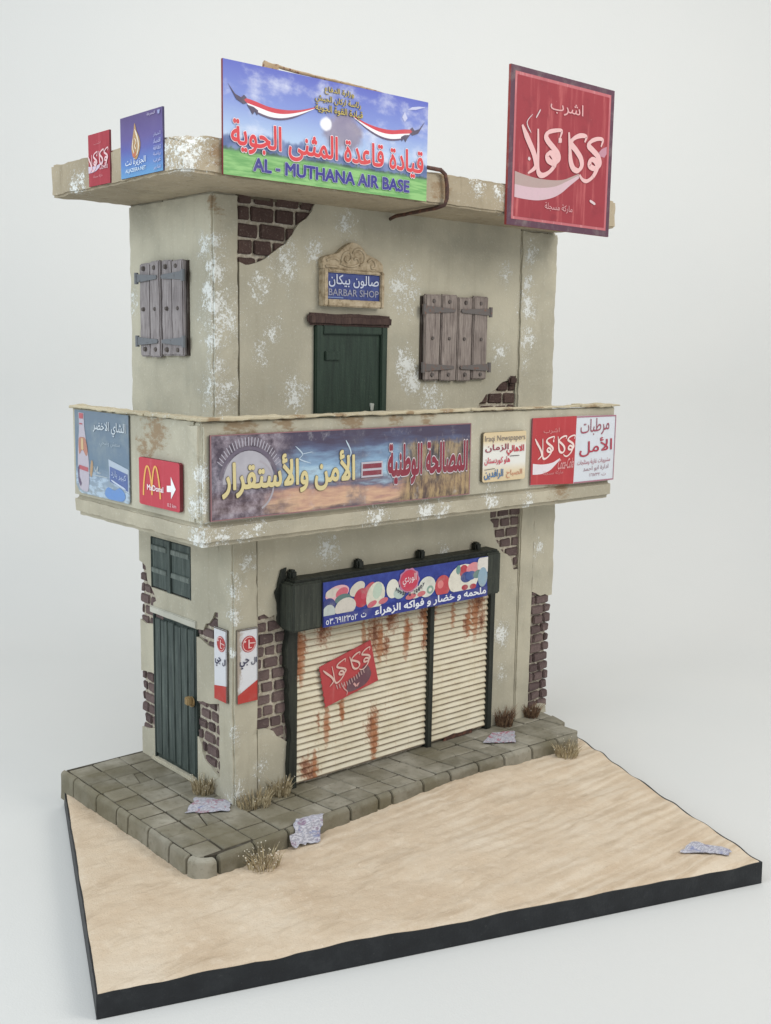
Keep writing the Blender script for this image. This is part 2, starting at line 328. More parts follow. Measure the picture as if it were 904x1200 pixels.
def bricks(name, fr, region, parent, mat, bw=.115, bh=.062, gap=.012, n0=-.04, n1=-.007, clip=None):
    us = [p[0] for p in region]; vs = [p[1] for p in region]; mb = MB(fr); r = 0; v = min(vs) - .01
    while v < max(vs):
        u = min(us) - (bw * .5 if r % 2 else 0) - random.uniform(0, .02)
        while u < max(us):
            L = bw * random.uniform(.68, 1.18); cs = [(u + L * i, v + bh * j) for i in (.1, .5, .9) for j in (.15, .5, .85)]
            if sum(inside(c, region) for c in cs) >= 2:
                a, b = u, u + L
                if clip: a = max(a, clip[0]); b = min(b, clip[1] + random.uniform(-.018, .006))
                if b - a > .02: mb.box(a, b, v, v + bh * random.uniform(.93, 1.03), n0, n1 - random.uniform(0, .006), .0045)
            u += L + gap
        v += bh + gap; r += 1
    mb.bevel(.007, 2).rough(.003, 26, .035)
    return obj(name, mb, mat, parent)

# ------------------------------------------------------------------ setting
fw = Vector((.659, .752, 0)); rt = Vector((.752, -.659, 0)); ctr = Vector((1, 0, 0))
mb = MB(); prof = [(-9, -.262), (0, -.262), (3.4, -.262)]
for k in range(1, 13):
    a = k / 12 * math.pi / 2; prof.append((3.4 + 2.6 * math.sin(a), -.262 + 2.6 * (1 - math.cos(a))))
prof.append((6.0, 11)); rows = []
for d, z_ in prof: rows.append([mb.bm.verts.new(ctr + fw * d + rt * x + Vector((0, 0, z_))) for x in (-12, -4, 4, 12)])
for A, B in zip(rows, rows[1:]):
    for k in range(3): mb.bm.faces.new((A[k], A[k + 1], B[k + 1], B[k]))
o_ = obj("backdrop", mb, M_BACK, None, True, 'structure')

KZ = -.123; BZ = -.259
Q = [Vector((-1.489, -1.113, 0)), Vector((2.146, -2.397, 0)), Vector((3.57, 1.245, 0)), Vector((-.551, 1.245, 0))]
def sand_h(x, y, fine=1.0):
    p = Vector((x, y, 0)); h = noise.noise(p * 1.5) * .014 + noise.noise(p * 5) * .011 + (noise.noise(p * 15) * .006 + noise.noise(p * 34) * .005) * fine
    if x > -.2:
        t = (y + .10 * x + 1.4) * 6.5; h += .006 * math.sin(t * 3.1 + 3.2 * noise.noise(p * 1.1) + 1.2 * noise.noise(p * 3)) * max(0, min(1, (x + .2) * .8)) * (.4 + .9 * max(0, noise.noise(p * .9 + Vector((3, 1, 0))) + .3))
    h += .012 * math.exp(-((y + .5) / .5) ** 2) + .04 * math.exp(-((x - 1.45) / .95) ** 2 - ((y + .5) / .3) ** 2)
    return KZ + h
mb = MB(); NU, NV = 220, 200; grid = []
def qpt(u, v): return (Q[0] * (1 - u) + Q[1] * u) * (1 - v) + (Q[3] * (1 - u) + Q[2] * u) * v
for j in range(NV + 1):
    row = []
    for i in range(NU + 1):
        p = qpt(i / NU, j / NV); e = min(i, NU - i, j, NV - j); zz = sand_h(p.x, p.y, min(1, e / 9)) - (.012 if e == 0 else .003 if e == 1 else 0)
        row.append(mb.bm.verts.new((p.x, p.y, zz)))
    grid.append(row)
for j in range(NV):
    for i in range(NU): mb.bm.faces.new((grid[j][i], grid[j][i + 1], grid[j + 1][i + 1], grid[j + 1][i]))
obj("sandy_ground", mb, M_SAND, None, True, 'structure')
base = thing("display_base", "black painted slab edge carrying the sandy ground of the model", "base", (.9, -.3, BZ))
mb = MB(); ring = []
per = [(i / NU, 0) for i in range(NU)] + [(1, j / NV) for j in range(NV)] + [(1 - i / NU, 1) for i in range(NU)] + [(0, 1 - j / NV) for j in range(NV)]
cq = sum(Q, Vector()) / 4
top, top2, bot = [], [], []
for u, v in per:
    p = qpt(u, v); d = (p - cq).normalized(); zz = sand_h(p.x, p.y, 0) - .007 - .010 * max(0, noise.noise(p * 3.5)); wob = noise.noise(p * 9) * .004
    top.append(mb.bm.verts.new((p.x - d.x * .02, p.y - d.y * .02, zz - .004))); top2.append(mb.bm.verts.new((p.x + d.x * (.004 + wob), p.y + d.y * (.004 + wob), zz)))
    bot.append(mb.bm.verts.new((p.x + d.x * .006, p.y + d.y * .006, BZ)))
L = len(per)
for i in range(L):
    k = (i + 1) % L; mb.bm.faces.new((top[i], top2[i], top2[k], top[k])); mb.bm.faces.new((top2[i], bot[i], bot[k], top2[k]))
mb.bm.faces.new(bot[::-1])
obj("painted_edge", mb, M_BLACK, base)

# pavement: bedding + tiles as one surface, kerb stones as parts of it
def yf(x): return -.532 + .07 * math.sin(math.pi * max(0, min(1, (x + .45) / 3.2)))
def xr(y): return 2.80 + .33 * (y + .55) - .012
mb = MB(); gr = MB()
pav_out = [(-.555, 1.225), (-.555, -.40), (-.50, -.46)] + [(x * .1, yf(x * .1) + .04) for x in range(-4, 28)] + [(xr(-.5) - .05, -.5), (xr(-.1), -.1), (xr(.03), .03), (2.95, 1.235)]
gr.prism([(a * .985 + .004, b) for a, b in pav_out], -.2, -.008)
pav = obj("pavement", gr, M_GROUT, None, False, 'structure')
def tile(pts, z0=-.03):
    zt = random.uniform(-.004, .004); c_ = Vector((sum(p[0] for p in pts) / len(pts), sum(p[1] for p in pts) / len(pts)))
    q = []
    for a, b in pts:
        d = c_ - Vector((a, b)); d.normalize(); q.append((a + d.x * .006 + random.uniform(-.003, .003), b + d.y * .006 + random.uniform(-.003, .003)))
    t_ = [mb.bm.verts.new((a, b, zt + random.uniform(-.003, .003))) for a, b in q]; k_ = [mb.bm.verts.new((a, b, z0)) for a, b in q]
    mb.bm.faces.new(t_)
    for i in range(len(q)): mb.bm.faces.new((t_[i], k_[i], k_[(i + 1) % len(q)], t_[(i + 1) % len(q)]))
xs = [-.545, -.37, -.17, .03]; ys = [-.455 + .1655 * k for k in range(11)]
for j in range(10):
    for i in range(3):
        o1 = .012 * math.sin(j * 2.1 + i); y1 = min(ys[j + 1], 1.225)
        if i == 1 and j in (2, 7): 
            m_ = (xs[i] + xs[i + 1]) / 2 + .02; tile([(xs[i], ys[j]), (m_ - .02, ys[j]), (m_ + .02, y1), (xs[i], y1)]); tile([(m_ - .02, ys[j]), (xs[i + 1], ys[j]), (xs[i + 1], y1), (m_ + .02, y1)])
        else: tile([(xs[i], ys[j]), (xs[i + 1], ys[j]), (xs[i + 1], y1), (xs[i], y1)])
KW = .05
for r in range(3):
    x = .03
    while x < 2.95:
        x1 = x + .182
        def yy(xx, k): b0 = yf(xx) + KW; return b0 + (.06 - b0) * k / 3
        sk = lambda k: .02 * (3 - k)
        ya, yb = yy(x, r), yy(x1, r); yc, yd = yy(x1, r + 1), yy(x, r + 1)
        lim = lambda X, Y: min(X, xr(Y) - .01)
        if x + sk(r) < xr(ya) - .03: tile([(x if x < .04 else x + sk(r), ya), (lim(x1 + sk(r), yb), yb), (lim(x1 + sk(r + 1), yc), yc), (x if x < .04 else lim(x + sk(r + 1), yd), yd)])
        x = x1
mb.bevel(.006, 1).rough(.0025, 12, .09)
obj("paving_tiles", mb, M_TILE, pav)
# kerb stones (rounded outer edge)
def kerb(path_in, path_out):
    """cross sections along the stone: inner top, outer top rounded, outer bottom"""
    mb = MB(); n_ = len(path_in); secs = []
    for (a, b), (c, d) in zip(path_in, path_out):
        A = Vector((a, b, 0)); D = Vector((c, d, 0)); dr = D - A; w_ = dr.length; dr.normalize(); sec = []
        R_r = min(.034, w_ * .98)
        sec.append(A + Vector((0, 0, -.2))); sec.append(A + Vector((0, 0, -.004)))
        for k in range(5):
            t = k / 4 * math.pi / 2; sec.append(A + dr * (w_ - R_r + R_r * math.sin(t)) + Vector((0, 0, -R_r * .9 + R_r * .9 * math.cos(t))))
        sec.append(D + dr * .004 + Vector((0, 0, -.2))); secs.append([mb.bm.verts.new(p) for p in sec])
    for X, Y in zip(secs, secs[1:]):
        for k in range(len(X)): mb.bm.faces.new((X[k], X[(k + 1) % len(X)], Y[(k + 1) % len(X)], Y[k]))
    mb.bm.faces.new(secs[0][::-1]); mb.bm.faces.new(secs[-1]); mb.bevel(.007, 2).rough(.004, 9, .06)
    return obj("kerb_stone", mb, M_TILE, pav, False)
yk = [1.235, 1.03, .70, .44, .30, .05, -.20, -.40]
for a, b in zip(yk, yk[1:]):
    N = 4; ps = [a + (b - a) * k / N for k in range(N + 1)]; ps[0] -= .005; ps[-1] += .005
    kerb([(-.55, p) for p in ps], [(-.582 + .006 * math.sin(p * 4.1 + 1.2), p) for p in ps])
ang = [k / 8 * math.pi / 2 for k in range(9)]
kerb([(-.48 - .07 * math.cos(a), -.415 - .07 * math.sin(a)) for a in ang], [(-.462 - .122 * math.cos(a), -.412 - .118 * math.sin(a)) for a in ang])
xk = [-.45, -.19, .06, .30, .56, .80, .92, 1.2, 1.45, 1.72, 1.97, 2.25, 2.52, 2.74]
for a, b in zip(xk, xk[1:]):
    N = 4; ps = [a + (b - a) * k / N for k in range(N + 1)]; ps[0] += .005; ps[-1] -= .005
    kerb([(p, yf(p) + KW - .006) for p in ps], [(p, yf(p)) for p in ps])

# ------------------------------------------------------------------ building
bld = thing("building", "two storey plaster corner building with shutters and balcony", "building", (0, 0, 0))
def part(name, mb, mats, parent=bld, smooth=False): return obj(name, mb, mats, parent, smooth)
T = .022
# cores seen through broken plaster
mb = MB(); mb.box(.034, 2.965, .034, 1.165, -.03, 1.80); mb.box(0, 3.05, .172, 1.14, 1.80, 3.78); part("masonry_core", mb, M_MORTAR)
# --- ground floor front skin
f0 = FR(0, .012, 0)
lf_top = jag([(.19, 1.19), (.24, 1.2), (.28, 1.17), (.32, 1.185), (.36, 1.12), (.415, 1.10), (.45, 1.09)], .01)
rf = jag([(2.595, 1.20), (2.55, 1.2), (2.52, 1.29), (2.47, 1.33), (2.40, 1.37), (2.35, 1.44), (2.31, 1.55), (2.27, 1.65), (2.27, 1.757)], .012)
A = [(.19, 1.757)] + lf_top + [(.45, 1.30), (2.33, 1.30), (2.33, 0), (2.595, 0)] + rf
mb = MB(f0); mb.skin(A, [], -T, 0); part("front_wall", mb, M_PL); mb = MB(f0)
B = [(.19, 0), (.45, 0), (.45, .31)] + jag([(.42, .32), (.37, .36), (.31, .42), (.25, .45), (.19, .455)], .01)
mb.skin(B, [], -T, 0)
part("front_wall", mb, M_PL)
bricks("brick_patch", FR(0, .012, 0), [(.19, .30), (.46, .30), (.46, 1.15), (.19, 1.22)], bld, M_BR_L, .10, .062, .017, -.03, -.007)
bricks("brick_patch", FR(0, .012, 0), [(2.24, 1.74), (2.60, 1.74), (2.60, 1.16), (2.5, 1.16), (2.3, 1.35)], bld, M_BR_L, .125, .062, .017, -.03, -.008)
mb = MB(); mb.box(.0, .186, .0, .176, -.02, 1.757); mb.bevel(.012, 2).rough(.002, 14, .06, .006); part("pillar", mb, M_PL)
mb = MB(); mb.box(2.60, 2.765, .0, .10, -.02, 1.757); mb.bevel(.01, 2).rough(.002, 14, .06, .004); part("pillar", mb, M_PL)
mb = MB(FR(0, .003, 0)); mb.skin([(2.76, 1.757)] + jag([(2.76, 1.0), (2.80, .985), (2.86, .955), (2.92, .96), (2.995, .945)], .01) + jag([(3.0, .945), (3.0, 1.757)], .006, .06), [], -.05, 0)
part("end_wall", mb, M_PL); mb = MB(FR(0, .003, 0)); mb.skin([(2.76, -.02), (2.98, -.02), (2.97, .05), (2.9, .07), (2.76, .05)], [], -.05, 0)
part("end_wall", mb, M_PL)
mb = MB(); mb.box(2.965, 2.999, .05, 1.165, .96, 1.757); part("end_wall", mb, M_PL)
bricks("brick_patch", FR(0, .003, 0), [(2.765, .04), (3.0, .04), (3.0, 1.0), (2.765, 1.0)], bld, M_BR_L, .135, .062, .016, -.06, -.002, clip=(2.77, 2.995))
# --- ground floor left skin (u = -y)
l0 = LF(.012, 0, 0)
lr1 = jag([(-.176, 1.21), (-.225, 1.205), (-.25, 1.16), (-.29, 1.12), (-.33, 1.11), (-.36, 1.06), (-.44, 1.05)], .008)
ll1 = jag([(-1.0, 1.12), (-.96, 1.14), (-1.0, 1.2), (-1.08, 1.27), (-1.1, 1.36), (-1.185, 1.385)], .01)
win = [(-1.02, 1.225), (-.505, 1.225), (-.505, 1.58), (-1.02, 1.58)]
mb = MB(l0); mb.skin([(-1.185, 1.757), (-.176, 1.757)] + lr1 + [(-1.0, 1.05)] + ll1, [win], -T, 0); part("side_wall", mb, M_PL)
mb = MB(l0); mb.skin([(-.445, 1.0)] + jag([(-.40, 1.0), (-.3, .97), (-.2, .965), (-.176, .95)], .008) + jag([(-.176, .62), (-.25, .60), (-.33, .585), (-.445, .57)], .008), [], -T, 0); part("side_wall", mb, M_PL)
mb = MB(l0); mb.skin([(-.445, .33)] + jag([(-.42, .32), (-.36, .2), (-.25, .15), (-.176, .12)], .008) + [(-.176, 0), (-.445, 0)], [], -T, 0); part("side_wall", mb, M_PL)
mb = MB(l0); mb.skin([(-1.185, .97)] + jag([(-1.1, .955), (-1.005, .97)], .006) + jag([(-1.005, .62), (-1.08, .612), (-1.185, .60)], .006), [], -T, 0); part("side_wall", mb, M_PL)
mb = MB(l0); mb.skin([(-1.185, .19)] + jag([(-1.1, .2), (-1.005, .23)], .006) + [(-1.005, 0), (-1.185, 0)], [], -T, 0); part("side_wall", mb, M_PL)
for reg, cl in (([(-1.2, .95), (-.95, .95), (-.95, 1.2), (-1.08, 1.4), (-1.2, 1.4)], (-1.185, 0)), ([(-1.2, .17), (-1.0, .17), (-1.0, .64), (-1.2, .64)], (-1.185, -1.0)), ([(-.45, .95), (-.17, .95), (-.17, 1.24), (-.45, 1.1)], (-.445, -.178)), ([(-.45, .1), (-.17, .1), (-.17, .64), (-.45, .64)], (-.445, -.178))):
    bricks("brick_patch", l0, reg, bld, M_BR_L, .115, .06, .017, -.03, -.007, clip=cl)
mb = MB(l0); mb.box(-1.03, -.435, 1.052, 1.10, -.01, .012); mb.bevel(.006).rough(.003, 10, .08); part("lintel", mb, plaster("pale_lintel_plaster", (196, 194, 180), general=.06))
# --- upper floor
mb = MB(); mb.box(-.038, .15, .139, 1.158, 1.80, 3.757); mb.bevel(.014, 2).rough(.002, 12, .06, .006); part("upper_side_wall", mb, M_PL)
mb = MB(); mb.box(2.662, 3.086, .139, 1.158, 1.80, 3.757); mb.bevel(.016, 2).rough(.0025, 12, .06, .007); part("upper_pillar", mb, M_PL)
ub = jag([(.156, 3.36), (.2, 3.345), (.27, 3.36), (.345, 3.39), (.43, 3.45), (.50, 3.49), (.55, 3.55), (.60, 3.62), (.68, 3.68), (.73, 3.757)], .006, .03)
ubr = jag([(2.18, 2.40), (2.25, 2.44), (2.33, 2.53), (2.40, 2.55), (2.47, 2.60), (2.55, 2.63), (2.655, 2.67)], .008, .03)
mb = MB(FR(0, .147, 0)); mb.skin([(.156, 1.80), (2.18, 1.80)] + ubr + [(2.655, 3.757), (.73, 3.757)] + ub[::-1][1:], [], -T, 0); part("upper_front_wall", mb, M_PL)
bricks("brick_patch", FR(0, .147, 0), [(.15, 3.32), (.45, 3.36), (.78, 3.76), (.15, 3.76)], bld, M_BR_U, .165, .083, .017, -.03, -.007, clip=(.154, 2.66))
bricks("brick_patch", FR(0, .147, 0), [(2.1, 2.38), (2.66, 2.38), (2.66, 2.7), (2.5, 2.7)], bld, M_BR_U, .15, .075, .017, -.03, -.007, clip=(2.0, 2.658))
mb = MB(); mb.box(2.56, 2.65, .12, .15, 2.60, 2.665); mb.bevel(.02, 2).rough(.006, 20, .03); part("plaster_crumb", mb, M_LINTEL)
# --- balcony
bal = MB(); bal.box(-.457, 3.206, -.385, 1.189, 1.75, 1.891); bal.bevel(.03, 3).rough(.0025, 12, .06, .004)
bo = part("balcony", bal, M_PLS)
mb = MB(); mb.box(-.445, 3.20, -.375, -.315, 1.885, 2.445); mb.bevel(.006, 2).rough(.0025, 6, .09)
mb.box(-.445, -.385, -.30, 1.185, 1.885, 2.445); part("parapet", mb, M_PL, bo)
mb = MB(); mb.box(-.462, -.408, -.390, -.238, 1.885, 2.452); mb.bevel(.03, 3).rough(.0035, 8, .06, .01); part("corner_post", mb, M_PL, bo)
mb = MB()
xx = -.47
while xx < 3.22:
    L_ = random.uniform(.35, .75); x1 = min(3.228, xx + L_); dy = random.uniform(-.012, .008)
    mb.box(xx, x1 - .004, -.405 + dy, -.30, 2.449 + random.uniform(0, .004), 2.468 + random.uniform(-.003, .006)); xx = x1
yy_ = -.295
while yy_ < 1.19:
    L_ = random.uniform(.35, .6); y1 = min(1.195, yy_ + L_); mb.box(-.472 + random.uniform(-.006, .006), -.37, yy_, y1 - .003, 2.449, 2.469 + random.uniform(-.002, .004)); yy_ = y1
mb.bevel(.005, 1).rough(.0035, 16, .04, .006); part("coping", mb, plaster("coping_plaster", (188, 176, 146), chips=None, brown=[(k * .3 - .4, -.4, 2.46, .09) for k in range(12) if k % 3 != 1]), bo)
# --- roof slab
mb = MB(); mb.box(-.562, 3.062, -.405, 1.154, 3.753, 3.945)
mb.bevel(.012, 2).rough(.0035, 16, .045, .007)
for v in mb.bm.verts:      # knocked corner and ragged right end
    d = (v.co - Vector((-.562, -.405, 3.96))).length
    if d < .15: v.co += Vector((.05, .05, -.03)) * (1 - d / .15) + noise.noise_vector(v.co * 22) * .018
    if v.co.x > 2.95: v.co.x += noise.noise(v.co * 11) * .03
roof = part("roof_slab", mb, M_ROOF)
mb = MB(); mb.box(-.02, 3.05, .16, 1.14, 3.738, 3.756); part("joint", mb, flat((96, 88, 70), .9), roof)

# ------------------------------------------------------------------ openings (parts of the building)
def plank_window(fr, W, H, wood, hinge):
    mb = MB(fr); mb.box(-.01, W + .01, .01, H - .01, -.01, .012); wn = part("window_shutter", mb, flat((62, 52, 46), .9))
    pw = W / 4
    for k in range(4):
        mb = MB(fr); h0 = random.uniform(-.006, .012); h1 = H + random.uniform(-.014, .008)
        mb.box(k * pw + .004 + (.004 if k == 2 else 0), (k + 1) * pw - .004, h0, h1, .01, .038 + random.uniform(-.004, .004), .004); mb.bevel(.008, 2).rough(.003, 12, .06)
        part("plank", mb, wood, wn)
        for v in (.075, .5, .93):
            mb = MB(fr); mb.disc(k * pw + pw / 2 + random.uniform(-.01, .01), H * v, .034, .050, .0165 if v != .5 else .014); part("rivet", mb, M_RIVET, wn)
    for v in (.16, .83):
        for sgn in (0, 1):
            t = (lambda a: a) if sgn == 0 else (lambda a: W - a)
            pts = [(t(-.022), H * v - .026), (t(.03), H * v - .024), (t(W * .44), H * v - .012), (t(W * .455), H * v), (t(W * .44), H * v + .012), (t(.03), H * v + .024), (t(-.022), H * v + .03)]
            if sgn: pts = pts[::-1]
            mb = MB(fr); mb.prism(pts, .036, .05); mb.bevel(.004, 1)
            mb.tube([(t(-.012), H * v - .036, .046), (t(-.012), H * v + .036, .046)], .014, 8); part("strap_hinge", mb, hinge, wn)
    return wn
plank_window(LF(-.04, .962, 2.785), .555, .595, M_WOOD_L, M_HINGE_L)
plank_window(FR(1.655, .147, 2.636), .64, .595, M_WOOD, M_HINGE)
# upper door
fr = FR(0, .147, 0)
mb = MB(fr); mb.box(.72, 1.318, 1.9, 3.0, -.02, .012); mb.bevel(.006); d = part("door", mb, M_GREEN)
mb = MB(fr)
for b in ((.72, .775, 1.9, 3.0), (1.27, 1.322, 1.9, 3.0), (.775, 1.27, 2.945, 3.0)): mb.box(b[0], b[1], b[2], b[3], .01, .034, .002)
mb.bevel(.006, 2); part("door_frame", mb, M_GREEN, d)
mb = MB(fr); mb.box(.80, .925, 2.775, 2.835, .01, .026); mb.bevel(.005); part("latch_plate", mb, M_GREEN, d)
mb = MB(fr); mb.box(1.19, 1.22, 2.44, 2.49, .012, .02, .006); mb.bevel(.003); part("paint_chip", mb, flat((176, 180, 172)), d)
mb = MB(FR(0, .1, 0)); mb.box(.652, 1.352, 3.0, 3.075, -.05, .0, .006); mb.bevel(.018, 3).rough(.006, 9, .07); part("lintel", mb, M_LINTEL)
# side door
mb = MB(l0); mb.box(-1.0, -.445, .0, 1.052, -.022, -.012); d = part("door", mb, M_TEALD)
n_ = 6; pw = .52 / n_
for k in range(n_):
    mb = MB(l0); u = -.985 + k * pw; mb.box(u + .003, u + pw - .003, .055 + random.uniform(-.006, .01), 1.03 + random.uniform(-.008, .004), -.014, random.uniform(.0, .006), .002); mb.bevel(.005, 2).rough(.0015, 9, .1); part("plank", mb, M_TEAL, d)
mb = MB(l0)
for b in ((-1.005, -.986, .0, 1.05), (-.462, -.442, .0, 1.05)): mb.box(b[0], b[1], b[2], b[3], -.014, .003)
mb.bevel(.004); part("door_frame", mb, M_TEALD, d)
mb = MB(LF(.0, .49, .555)); mb.disc(0, 0, .0, .016, .036, 14, .9); mb.box(-.014, .03, -.012, .04, .012, .05); mb.bevel(.006, 2); part("handle", mb, M_BRASS, d)
mb = MB(); mb.box(-.01, .03, .45, 1.03, -.0, .03); mb.bevel(.008).rough(.003, 12, .06); part("door_sill", mb, M_PL, d)
# side window with two teal leaves
mb = MB(l0); mb.box(-1.02, -.505, 1.225, 1.58, -.022, -.012); wn = part("window_shutter", mb, flat((30, 36, 34), .8))
for (a, b) in ((-1.012, -.80), (-.755, -.515)):
    mb = MB(l0); mb.box(a, b, 1.235, 1.575, -.014, -.004); mb.bevel(.004); lf = part("leaf", mb, M_TEAL, wn)
    for v in (1.335, 1.49): mb = MB(l0); mb.box(a + .004, b - .004, v, v + .035, -.006, .008, .002); mb.bevel(.004); part("batten", mb, mat_paint("teal_light", (104, 114, 108), (128, 136, 130), (76, 86, 82)), wn)
mb = MB(l0)
mb.box(-.80, -.757, 1.226, 1.579, -.014, .008); mb.box(-.522, -.504, 1.226, 1.58, -.02, .004); mb.box(-1.02, -1.01, 1.226, 1.58, -.02, .004); mb.bevel(.004); part("window_frame", mb, M_TEAL, wn)

# roller shutter
def slats(u0, u1, parent):
    mb = MB(); P_ = .0432; z0 = .022; nU = 14; prof = []
    k = 0
    while z0 + k * P_ < 1.10:
        b = z0 + k * P_
        prof += [(.0, b), (-.0155, b + .004), (-.018, b + P_ * .30), (-.012, b + P_ * .65), (-.002, b + P_ * .97)]; k += 1
    rows = []
    for (y, z_) in prof:
        rows.append([mb.bm.verts.new((u0 + (u1 - u0) * i / nU, .014 + y + .002 * noise.noise(Vector((i * .7, z_ * 25, u0))), z_ + .0025 * noise.noise(Vector((i * .35 + 9, z_ * 24, u0))))) for i in range(nU + 1)])
    for A, B in zip(rows, rows[1:]):
        for i in range(nU): mb.bm.faces.new((A[i], A[i + 1], B[i + 1], B[i]))
    return part("slat_panel", mb, M_SLAT, parent)
mb = MB(FR(0, 0, 0)); mb.box(1.640, 1.688, 0.0, 1.1, -.03, .026, .002); mb.bevel(.005, 2); sh = part("roller_shutter", mb, M_FRAME)
mb = MB(FR(0, 0, 0)); mb.prism([(.40, 0)] + jag([(.476, 0), (.482, 1.1)], .003, .06) + jag([(.40, 1.15), (.385, .9), (.405, .6), (.412, .3), (.40, 0.02)], .012, .05), -.03, .02); mb.bevel(.005, 2); part("guide_rail", mb, M_FRAME, sh)
mb = MB(FR(0, 0, 0)); mb.box(2.262, 2.318, .0, 1.1, -.03, .024, .003); mb.bevel(.005, 2); part("guide_rail", mb, M_FRAME, sh)
slats(.478, 1.642, sh); slats(1.686, 2.266, sh)
mb = MB(); mb.prism([(1.80, -.012), (1.95, -.02), (2.02, .0), (2.12, -.005), (2.1, .03), (1.98, .032), (1.9, .022), (1.83, .03)], 0, 0)
mb.bm.clear(); mb.fr = FR(0, -.004, 0); mb.prism(jag([(1.82, .004), (2.12, .004), (2.13, .034), (2.02, .03), (1.93, .04), (1.84, .026)], .004), -.004, .004); part("rust_flake", mb, M_PIPE, sh)
mb = MB(); mb.box(.375, 2.245, -.125, .02, 1.105, 1.415)
mb.bevel(.014, 2).rough(.0035, 9, .08); hb = part("shutter_housing", mb, M_FRAME)
for a, b in ((.352, .585), (2.085, 2.24)):
    mb = MB(); mb.box(a, b, -.142, .01, 1.088, 1.40); mb.bevel(.012, 3); part("end_cap", mb, mat_paint("green_grey_paint", (50, 55, 47), (70, 75, 64), (34, 38, 33)), hb)
for x in (.434, .982, 1.54, 2.10):
    mb = MB(); mb.box(x - .028, x + .028, -.045, .012, 1.40, 1.468, .006); mb.bevel(.012, 2).rough(.004, 20, .04); part("bracket", mb, M_FRAME, hb)
mb = MB(FR(0, .0, 0)); mb.prism(jag([(.33, 1.13), (.36, 1.10), (.40, 1.12), (.40, 1.48), (.36, 1.47), (.345, 1.42), (.31, 1.33), (.33, 1.22), (.33, 1.13)], .008, .03)[:-1], -.006, .006); part("paint_smear", mb, M_FRAME, hb)

# ------------------------------------------------------------------ lettering
_seq = [('\u0621', 1), ('\u0622', 2), ('\u0623', 2), ('\u0624', 2), ('\u0625', 2), ('\u0626', 4), ('\u0627', 2), ('\u0628', 4), ('\u0629', 2), ('\u062a', 4), ('\u062b', 4), ('\u062c', 4), ('\u062d', 4), ('\u062e', 4), ('\u062f', 2), ('\u0630', 2), ('\u0631', 2), ('\u0632', 2), ('\u0633', 4), ('\u0634', 4), ('\u0635', 4), ('\u0636', 4), ('\u0637', 4), ('\u0638', 4), ('\u0639', 4), ('\u063a', 4), ('\u0641', 4), ('\u0642', 4), ('\u0643', 4), ('\u0644', 4), ('\u0645', 4), ('\u0646', 4), ('\u0647', 4), ('\u0648', 2), ('\u0649', 2), ('\u064a', 4)]
FORMS = {}; _c = 0xFE80
for ch_, k_ in _seq: FORMS[ch_] = (_c, k_); _c += k_
LAMALEF = {'\u0622': 0xFEF5, '\u0623': 0xFEF7, '\u0625': 0xFEF9, '\u0627': 0xFEFB}
def arabic(t):
    """contextual letter shapes, laid out right to left"""
    out = []; i = 0; prev_joins = False
    while i < len(t):
        c = t[i]
        if c not in FORMS: out.append(c); prev_joins = False; i += 1; continue
        if c == '\u0644' and i + 1 < len(t) and t[i + 1] in LAMALEF:
            out.append(chr(LAMALEF[t[i + 1]] + (1 if prev_joins else 0))); prev_joins = False; i += 2; continue
        b, k = FORMS[c]; nxt = i + 1 < len(t) and t[i + 1] in FORMS and FORMS[t[i + 1]][1] > 1 and k == 4
        f = (3 if nxt else 1) if prev_joins and k > 1 else (2 if nxt else 0)
        out.append(chr(b + f)); prev_joins = nxt; i += 1
    return ''.join(reversed(out))
